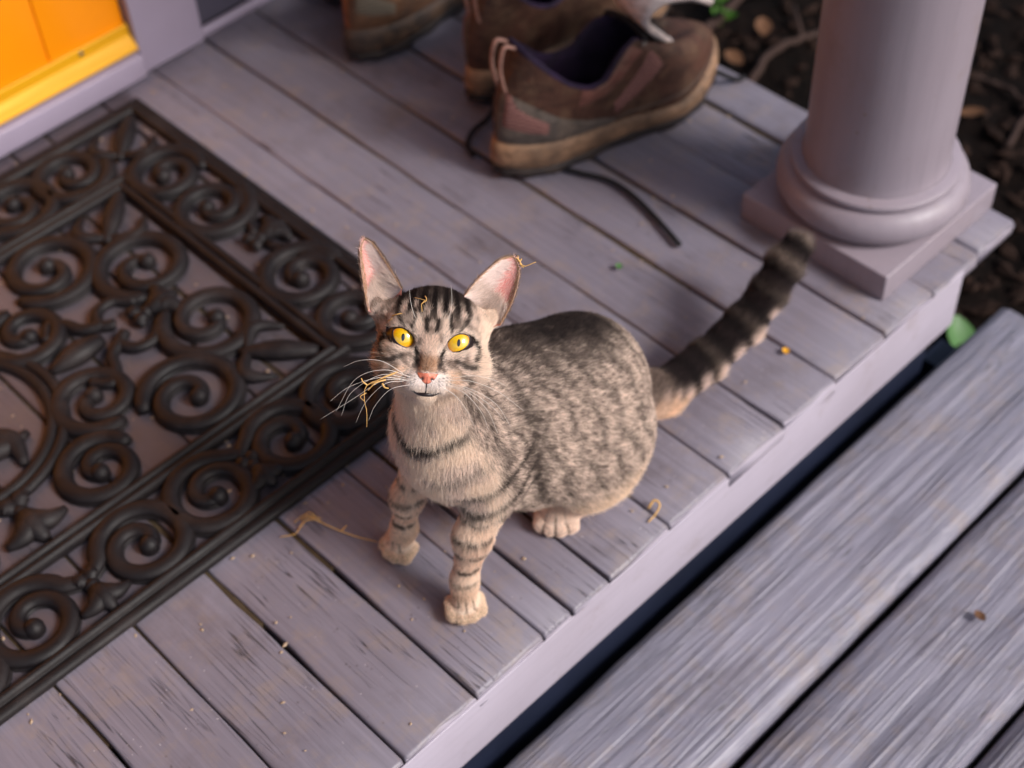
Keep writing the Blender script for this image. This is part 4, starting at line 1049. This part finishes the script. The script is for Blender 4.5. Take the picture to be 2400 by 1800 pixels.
# ---- eyes
HM = Matrix(((HR[0], HU[0], HF[0]), (HR[1], HU[1], HF[1]), (HR[2], HU[2], HF[2]))).to_4x4()
def place(o, c):
    o.matrix_basis = Matrix.Translation(Vector(hw(*c) - CAT0)) @ HM
g = NT('cat_eye'); tc = g.n('ShaderNodeTexCoord'); sx = g.n('ShaderNodeSeparateXYZ'); g.l(tc.outputs['Object'], sx.inputs[0])
x2 = g.math('POWER', g.math('DIVIDE', sx.outputs[0], .00135), 2.0); y2 = g.math('POWER', g.math('DIVIDE', sx.outputs[1], .0029), 2.0)
g_x = g.math('ABSOLUTE', g.math('DIVIDE', sx.outputs[0], .00135)); g_y = g.math('ABSOLUTE', g.math('DIVIDE', sx.outputs[1], .0029))
pup = g.ramp(g.math('ADD', g.math('POWER', g_x, 2.0), g.math('POWER', g_y, 2.0)), [(.80, 1), (1.0, 0)])
rr_ = g.math('SQRT', g.math('ADD', g.math('POWER', g.math('ABSOLUTE', sx.outputs[0]), 2.0), g.math('POWER', g.math('ABSOLUTE', sx.outputs[1]), 2.0)))
an = g.math('ARCTAN2', sx.outputs[1], sx.outputs[0]); cv = g.n('ShaderNodeCombineXYZ'); g.l(g.math('MULTIPLY', an, 6.0), cv.inputs[0]); g.l(g.math('MULTIPLY', rr_, 150.0), cv.inputs[1])
fib = g.noise(cv.outputs[0], 2.2, 4, .6)
rn = g.math('MULTIPLY', rr_, 100.0)
iris = g.ramp(rn, [(.0, sr(226, 186, 40)), (.30, sr(244, 206, 40)), (.62, sr(250, 200, 18)), (.80, sr(224, 150, 14)), (.90, sr(40, 24, 18)), (1.0, sr(20, 14, 14))])
iris = g.mix(g.ramp(fib, [(.35, 0), (.7, 1)]), iris, g.mix(.5, iris, sr(214, 150, 20), 'MULTIPLY'))
M['eye'] = g.fin(g.mix(pup, iris, sr(8, 8, 12)), .25, None, .5)
g.b.inputs['Coat Weight'].default_value = 1; g.b.inputs['Coat IOR'].default_value = 2.0; g.b.inputs['Coat Roughness'].default_value = .0
M['lid'] = NT('cat_eyelid').fin(sr(34, 24, 26), .35, None, .5)
for s, e in zip((-1, 1), EYES):
    V = []; Fc = []; n1, n2 = 28, 18; rr = EYE_R * .01
    for i in range(n2 + 1):
        t = math.pi * .62 * i / n2
        for k in range(n1): V.append((rr * math.sin(t) * math.cos(2 * PI * k / n1), rr * math.sin(t) * math.sin(2 * PI * k / n1), rr * math.cos(t)))
    for i in range(n2):
        for k in range(n1): Fc.append((i * n1 + k, (i + 1) * n1 + k, (i + 1) * n1 + (k + 1) % n1, i * n1 + (k + 1) % n1))
    eye = mesh_obj('eye', V, Fc, M['eye'], cat); place(eye, e)
    V = []; Fc = []; m = 6; n1 = 40; c, t = math.cos(R(34)), math.sin(R(34))
    for k in range(n1):
        ph = 2 * PI * k / n1; a = math.cos(ph); b = math.sin(ph)
        a *= .87 if a > 0 else 1.0; b *= .56 * abs(math.sin(ph)) ** .22
        for sc_, rad in ((.985, 1.140), (1.03, 1.180), (1.14, 1.192), (1.26, 1.182), (1.45, 1.165), (1.75, 1.12)):
            x = (a * c - b * t) * sc_ * s; y = (a * t + b * c) * sc_
            z = math.sqrt(max(.02, rad * rad - x * x - y * y)); V.append((x * .01, y * .01, z * .01))
    for k in range(n1):
        k2 = (k + 1) % n1
        for j in range(m - 1):
            q = (k * m + j, k * m + j + 1, k2 * m + j + 1, k2 * m + j); Fc.append(q if s == 1 else q[::-1])
    lid = mesh_obj('eyelid', V, Fc, M['lid'], eye)
# ---- nose and mouth
def skin_w(u, v):
    w_ = np.linspace(4.5, -2.5, 281); d = sdf_head(np.stack([np.full(281, float(u)), np.full(281, float(v)), w_], 1)); i = int(np.argmax(d < 0)); return w_[i] if (d < 0).any() else -1.0
V = []; Fc = []; VC = []; na, nv = 18, 14
for i in range(nv + 1):
    t = i / nv; v = -2.44 - .78 * t; hwid = .66 * (1 - t ** 1.5) ** .8 + .09
    for k in range(na + 1):
        q = -1 + 2 * k / na; u = q * hwid; wv = skin_w(u * .9, v) + .05 + .10 * (1 - q * q) * math.sin(PI * min(1, t * .9 + .05))
        dn = math.exp(-(((abs(u) - .36) / .13) ** 2 + ((t - .55) / .20) ** 2)); wv -= .10 * dn
        edge = max(0, abs(q) - .72) / .28; cr = math.exp(-(u / .045) ** 2) * (t > .35)
        V.append((u * .01, v * .01, wv * .01)); k_ = min(1, dn * 1.2 + .55 * edge ** 2 + .5 * cr + .5 * max(0, t - .8) / .2); VC.append(tuple(lin(226, 130, 104) * (1 - k_) + lin(46, 24, 26) * k_) + (1,))
for i in range(nv):
    for k in range(na): q = i * (na + 1) + k; Fc.append((q, q + na + 1, q + na + 2, q + 1))
g = NT('cat_nose'); at = g.n('ShaderNodeAttribute'); at.attribute_name = 'tone'; p = g.pos()
M['nose'] = g.fin(at.outputs['Color'], .42, g.bump(g.voro(p, 900), .3, .0004), .5)
no = mesh_obj('nose', V, Fc, M['nose'], cat); place(no, (0, 0, 0))
ca = no.data.color_attributes.new('tone', 'FLOAT_COLOR', 'POINT'); ca.data.foreach_set('color', np.array(VC).ravel())
b = MB(); mpts = spline([(u, v, skin_w(u, v) + .03) for u, v in MOUTH], 24) * .01
b.tube(mpts, [.0004 + .0011 * math.sin(PI * i / 23) ** .8 for i in range(24)], 8)
b.tube([(0, v * .01, (skin_w(0, v) + .02) * .01) for v in np.linspace(-3.2, -4.0, 8)], .0006, 6)
mo = b.build('mouth', M['lid'], cat); place(mo, (0, 0, 0))
# ---- whiskers
M['whisker'] = NT('cat_whisker').fin(sr(244, 236, 228), .35, None, .5)
WH = [(-1, (-1.2, -2.85), (-3.2, -2.5, 2.2), (-5.2, -3.4, 1.9), (-6.4, -5.9, 1.2)), (-1, (-1.5, -2.95), (-3.4, -2.9, 2.0), (-5.4, -4.4, 1.6), (-6.0, -6.2, 1.0)), (-1, (-1.3, -3.1), (-3.2, -3.3, 2.1), (-5.3, -4.9, 1.8), (-7.5, -6.6, 1.2)),
      (-1, (-1.6, -3.2), (-3.0, -3.5, 1.9), (-4.3, -5.0, 1.3), (-4.9, -6.6, .7)), (-1, (-1.2, -3.4), (-2.6, -3.9, 1.7), (-3.6, -5.2, 1.1), (-4.0, -6.4, .6)), (-1, (-1.7, -2.7), (-3.4, -1.9, 1.6), (-5.0, -2.0, 1.4), (-6.2, -2.6, 1.0)),
      (-1, (-1.5, -3.05), (-3.5, -3.1, 2.2), (-5.6, -4.0, 2.0), (-6.9, -5.2, 1.6)),
      (1, (1.3, -2.85), (3.2, -2.7, 2.2), (5.3, -3.3, 1.9), (7.3, -4.5, 1.2)), (1, (1.4, -3.0), (3.3, -3.3, 2.1), (5.2, -4.2, 1.7), (6.5, -5.8, 1.0)), (1, (1.3, -3.15), (3.0, -3.5, 2.0), (4.6, -4.7, 1.5), (5.6, -6.4, .8)),
      (1, (1.5, -3.25), (2.8, -3.6, 1.9), (4.2, -4.9, 1.4), (4.9, -6.2, .8)), (1, (1.2, -3.4), (2.2, -3.9, 1.6), (3.2, -5.0, 1.1), (3.8, -6.0, .6)), (1, (1.6, -2.7), (3.2, -2.3, 1.8), (4.6, -2.4, 1.5), (5.8, -2.8, 1.1)), (1, (1.4, -3.1), (3.1, -3.4, 2.2), (4.9, -4.4, 1.9), (6.0, -5.4, 1.4)),
      (1, (1.1, 1.6), (1.25, 2.4, 2.0), (1.2, 3.3, 2.6), (1.05, 4.1, 2.8)), (-1, (-1.3, 1.5), (-1.6, 2.2, 2.0), (-1.8, 2.9, 2.4), (-1.9, 3.5, 2.6))]
for s, r0, *pts in WH:
    P = spline([(r0[0], r0[1], skin_w(*r0) - .05)] + pts, 26) * .01
    b = MB(); b.tube(P, np.linspace(.00019, .00006, 26), 5); place(b.build('whisker', M['whisker'], cat), (0, 0, 0))
# ---------------------------------------------------------------- litter: twigs, leaves, straw
g0 = lambda x, y, k=.012: (x, y, gz(x, y) + k)
twig([g0(1.43, .66, .02), g0(1.52, .665, .03), g0(1.60, .675, .035), g0(1.68, .65, .03), g0(1.80, .60, .03)], .008, .005, 'long crooked twig on the soil behind the column', [(10, (.5, .8, .2), .09), (16, (.4, -.8, .2), .08)])
twig([g0(1.40, .52, .012), g0(1.50, .545, .03), g0(1.60, .52, .03), g0(1.70, .46, .02)], .007, .004, 'forked twig on the soil just beyond the porch corner', [(12, (.6, .7, .1), .07)])
twig([g0(1.58, .20), g0(1.70, .22), g0(1.82, .19)], .005, .003, 'thin twig on the dark soil beyond the plinth')
twig([g0(1.66, .36), g0(1.70, .30), g0(1.69, .22)], .004, .003, 'small curved twig lying right of the column shaft')
BL = [(1.46, .58, 'curled brown leaf on the soil by the toe of the boots'), (1.40, .43, 'pinkish brown leaf on the soil at the porch corner left of the column'), (1.60, .27, 'orange brown leaf on the dark soil beside the column shaft'), (1.55, .60, 'brown leaf on the soil between the two crooked twigs'), (1.66, .17, 'small dead leaf on the dark soil by the picture edge')]
for i, (x, y, lab) in enumerate(BL):
    leaf('dead_leaf', rng.uniform(.03, .045), rng.uniform(.018, .026), (x, y, gz(x, y) + .022), (rng.uniform(-.3, .3), rng.uniform(-.3, .3), rng.uniform(0, 6)), M['leaf_brown'], lab, 'leaf', 'dead leaves on the soil')
spr = tag(empty('seedling', (1.535, .668, -.265)), 'bright green seedling sprouting from the soil behind the boots', 'plant')
V, Fc = tube([(0, 0, 0), (.003, .002, .04), (0, .004, .075)], [.002, .0018, .0014], 6); mesh_obj('stem', V, Fc, M['leaf_green'], spr)
for k, (a, z, L) in enumerate(((0.3, .075, .030), (2.2, .07, .028), (4.2, .06, .033), (5.3, .045, .026), (1.2, .04, .026))):
    V, Fc = leaf_mesh(L, L * .62, .3); o = mesh_obj('leaf', V, Fc, M['leaf_green'], spr); o.location = (math.cos(a) * L * .5, math.sin(a) * L * .5, z); o.rotation_euler = (rng.uniform(-.3, .3), -.35, a)
leaf('pale_leaf', .060, .040, (1.250, .046, -.250), (.25, -.35, .9), M['leaf_pale'], 'pale green broad leaf under the porch corner by the step', 'leaf')

def straw(name, strands, label, r=.0006, mat='straw', parent=None):
    b = MB()
    for s in strands:
        rr = s[1] if isinstance(s, tuple) and np.isscalar(s[1]) else r; pts = s[0] if isinstance(s, tuple) and np.isscalar(s[1]) else s
        P = spline(pts, 14); b.tube(P, np.linspace(rr, rr * .55, 14), 5, .7)
    return tag(b.build(name, M[mat], None, True), label, 'straw')
straw('straw_wisp', [([(.3958, .2488, .002), (.408, .2399, .004), (.4209, .2440, .006), (.4311, .2346, .006)], .0006), ([(.4209, .2491, .003), (.4280, .243, .008), (.4307, .2290, .008), (.4417, .2007, .005), (.4538, .1790, .003)], .0009),
    ([(.412, .243, .002), (.424, .240, .010), (.432, .231, .008)], .0007), ([(.425, .252, .002), (.429, .244, .012), (.431, .234, .009)], .0008), ([(.415, .252, .002), (.425, .247, .009), (.433, .232, .010)], .0006), ([(.438, .21, .006), (.444, .209, .010)], .0009)], 'dry straw wisp lying on the boards by the far front paw')
straw('straw_curl', [([(.6521, .0255, .003), (.6599, .0250, .009), (.6599, .0181, .008), (.6506, .0156, .004), (.6411, .0156, .002)], .0013)], 'curled straw scrap on the porch edge below the cat')
hL = lambda *p: hw(*p)
def sk(u, v, k=.35): return hw(u, v, skin_w(u, v) + k)
straw('straw_wisp', [([hL(-2.4, -2.7, 1.9), hL(-3.4, -3.2, 2.2), hL(-4.35, -3.8, 2.3), hL(-4.4, -4.8, 2.0), hL(-4.15, -5.7, 1.7), hL(-4.05, -6.8, 1.5)], .0005), ([hL(-2.2, -2.55, 1.9), hL(-3.1, -3.0, 2.4), hL(-4.0, -3.6, 2.4)], .0006), ([hL(-3.0, -3.2, 2.2), hL(-3.7, -3.5, 2.5), hL(-4.2, -4.1, 2.3)], .0008),
    ([hL(-3.2, -3.5, 2.4), hL(-3.0, -3.75, 2.5), hL(-2.7, -3.8, 2.5)], .0009), ([hL(-4.3, -3.7, 2.3), hL(-4.6, -3.5, 2.5), hL(-4.75, -3.25, 2.5)], .0008), ([hL(-4.3, -4.3, 2.1), hL(-4.7, -4.6, 2.3), hL(-4.4, -4.9, 2.2)], .0004)], 'straw wisp caught in the whiskers by the cat mouth')
straw('straw_wisp', [([hL(5.6, 6.75, -2.1), hL(6.1, 6.5, -1.9), hL(6.35, 6.2, -1.8), hL(7.3, 6.65, -1.6)], .0007), ([hL(5.4, 6.9, -2.1), hL(5.9, 6.75, -1.8), hL(6.3, 6.3, -1.8)], .0008), ([hL(5.9, 7.0, -2.0), hL(6.05, 6.6, -1.8), hL(6.4, 6.1, -1.8)], .0006), ([hL(6.2, 6.8, -1.9), hL(6.1, 6.4, -1.8), hL(6.55, 6.25, -1.7)], .0006)], 'frayed straw wisp stuck to the tip of the cat ear')
straw('straw_scrap', [([sk(-.75, 3.2), sk(-.62, 3.0, .45), sk(-.66, 2.8, .5), sk(-.95, 2.62), sk(-.9, 2.3, .4), sk(-.85, 2.0)], .0005), ([sk(-1.5, 3.0), sk(-1.1, 2.95, .42), sk(-.8, 2.9)], .0003), ([sk(-.7, 2.9), sk(-.95, 2.55, .5)], .0006)], 'bent straw scrap on the cat forehead')
straw('straw_scrap', [([sk(-3.0, 1.5), sk(-2.65, 1.65, .5), sk(-2.3, 1.75)], .0008), ([sk(-3.3, 1.1), sk(-3.1, 1.2, .5), sk(-3.0, 1.35, .4)], .0004)], 'yellow straw scrap on the fur above the cat eye')
for (x, y, m_, lab, s) in ((.8928, .0575, 'fleck_y', 'yellow petal fleck on the floor boards near the tail', .006), (.8686, .262, 'leaf_pale', 'pale green fleck on the floor boards beyond the cat', .006)):
    V, Fc = leaf_mesh(s * 1.6, s * 1.3, .5); o = mesh_obj('petal_fleck', V, Fc, M[m_]); o.location = (x, y, .0022); o.rotation_euler = (.15, .1, .7); tag(o, lab, 'fleck')
V, Fc = leaf_mesh(.014, .011, .6); o = mesh_obj('leaf_scrap', V, Fc, M['leaf_brown']); o.location = (.8551, -.2261, -.1365); o.rotation_euler = (.2, .1, 1.2); tag(o, 'small brown leaf scrap on the step tread', 'leaf')
# crumbs on mat and boards
cr = MB()
for _ in range(420):
    if rng.random() < .5: x, y = rng.uniform(.1, .72), rng.uniform(.25, .9)
    else: x, y = rng.uniform(.15, 1.15), rng.uniform(.01, .85)
    s = rng.uniform(.0006, .0019); a = rng.uniform(0, 6.3)
    c = np.array([x, y, .0012 + s * .5]); d = np.array([math.cos(a), math.sin(a), 0]) * s * rng.uniform(1, 2.2); q = np.array([-math.sin(a), math.cos(a), 0]) * s; u = np.array([0, 0, s * .6])
    cr.add([c - d, c - q, c + d, c + q, c + u, c - u], [(0, 1, 4), (1, 2, 4), (2, 3, 4), (3, 0, 4), (1, 0, 5), (2, 1, 5), (3, 2, 5), (0, 3, 5)])
tag(cr.build('debris', M['crumb'], None, False), 'tiny crumbs and grit scattered over mat and boards', kind='stuff')
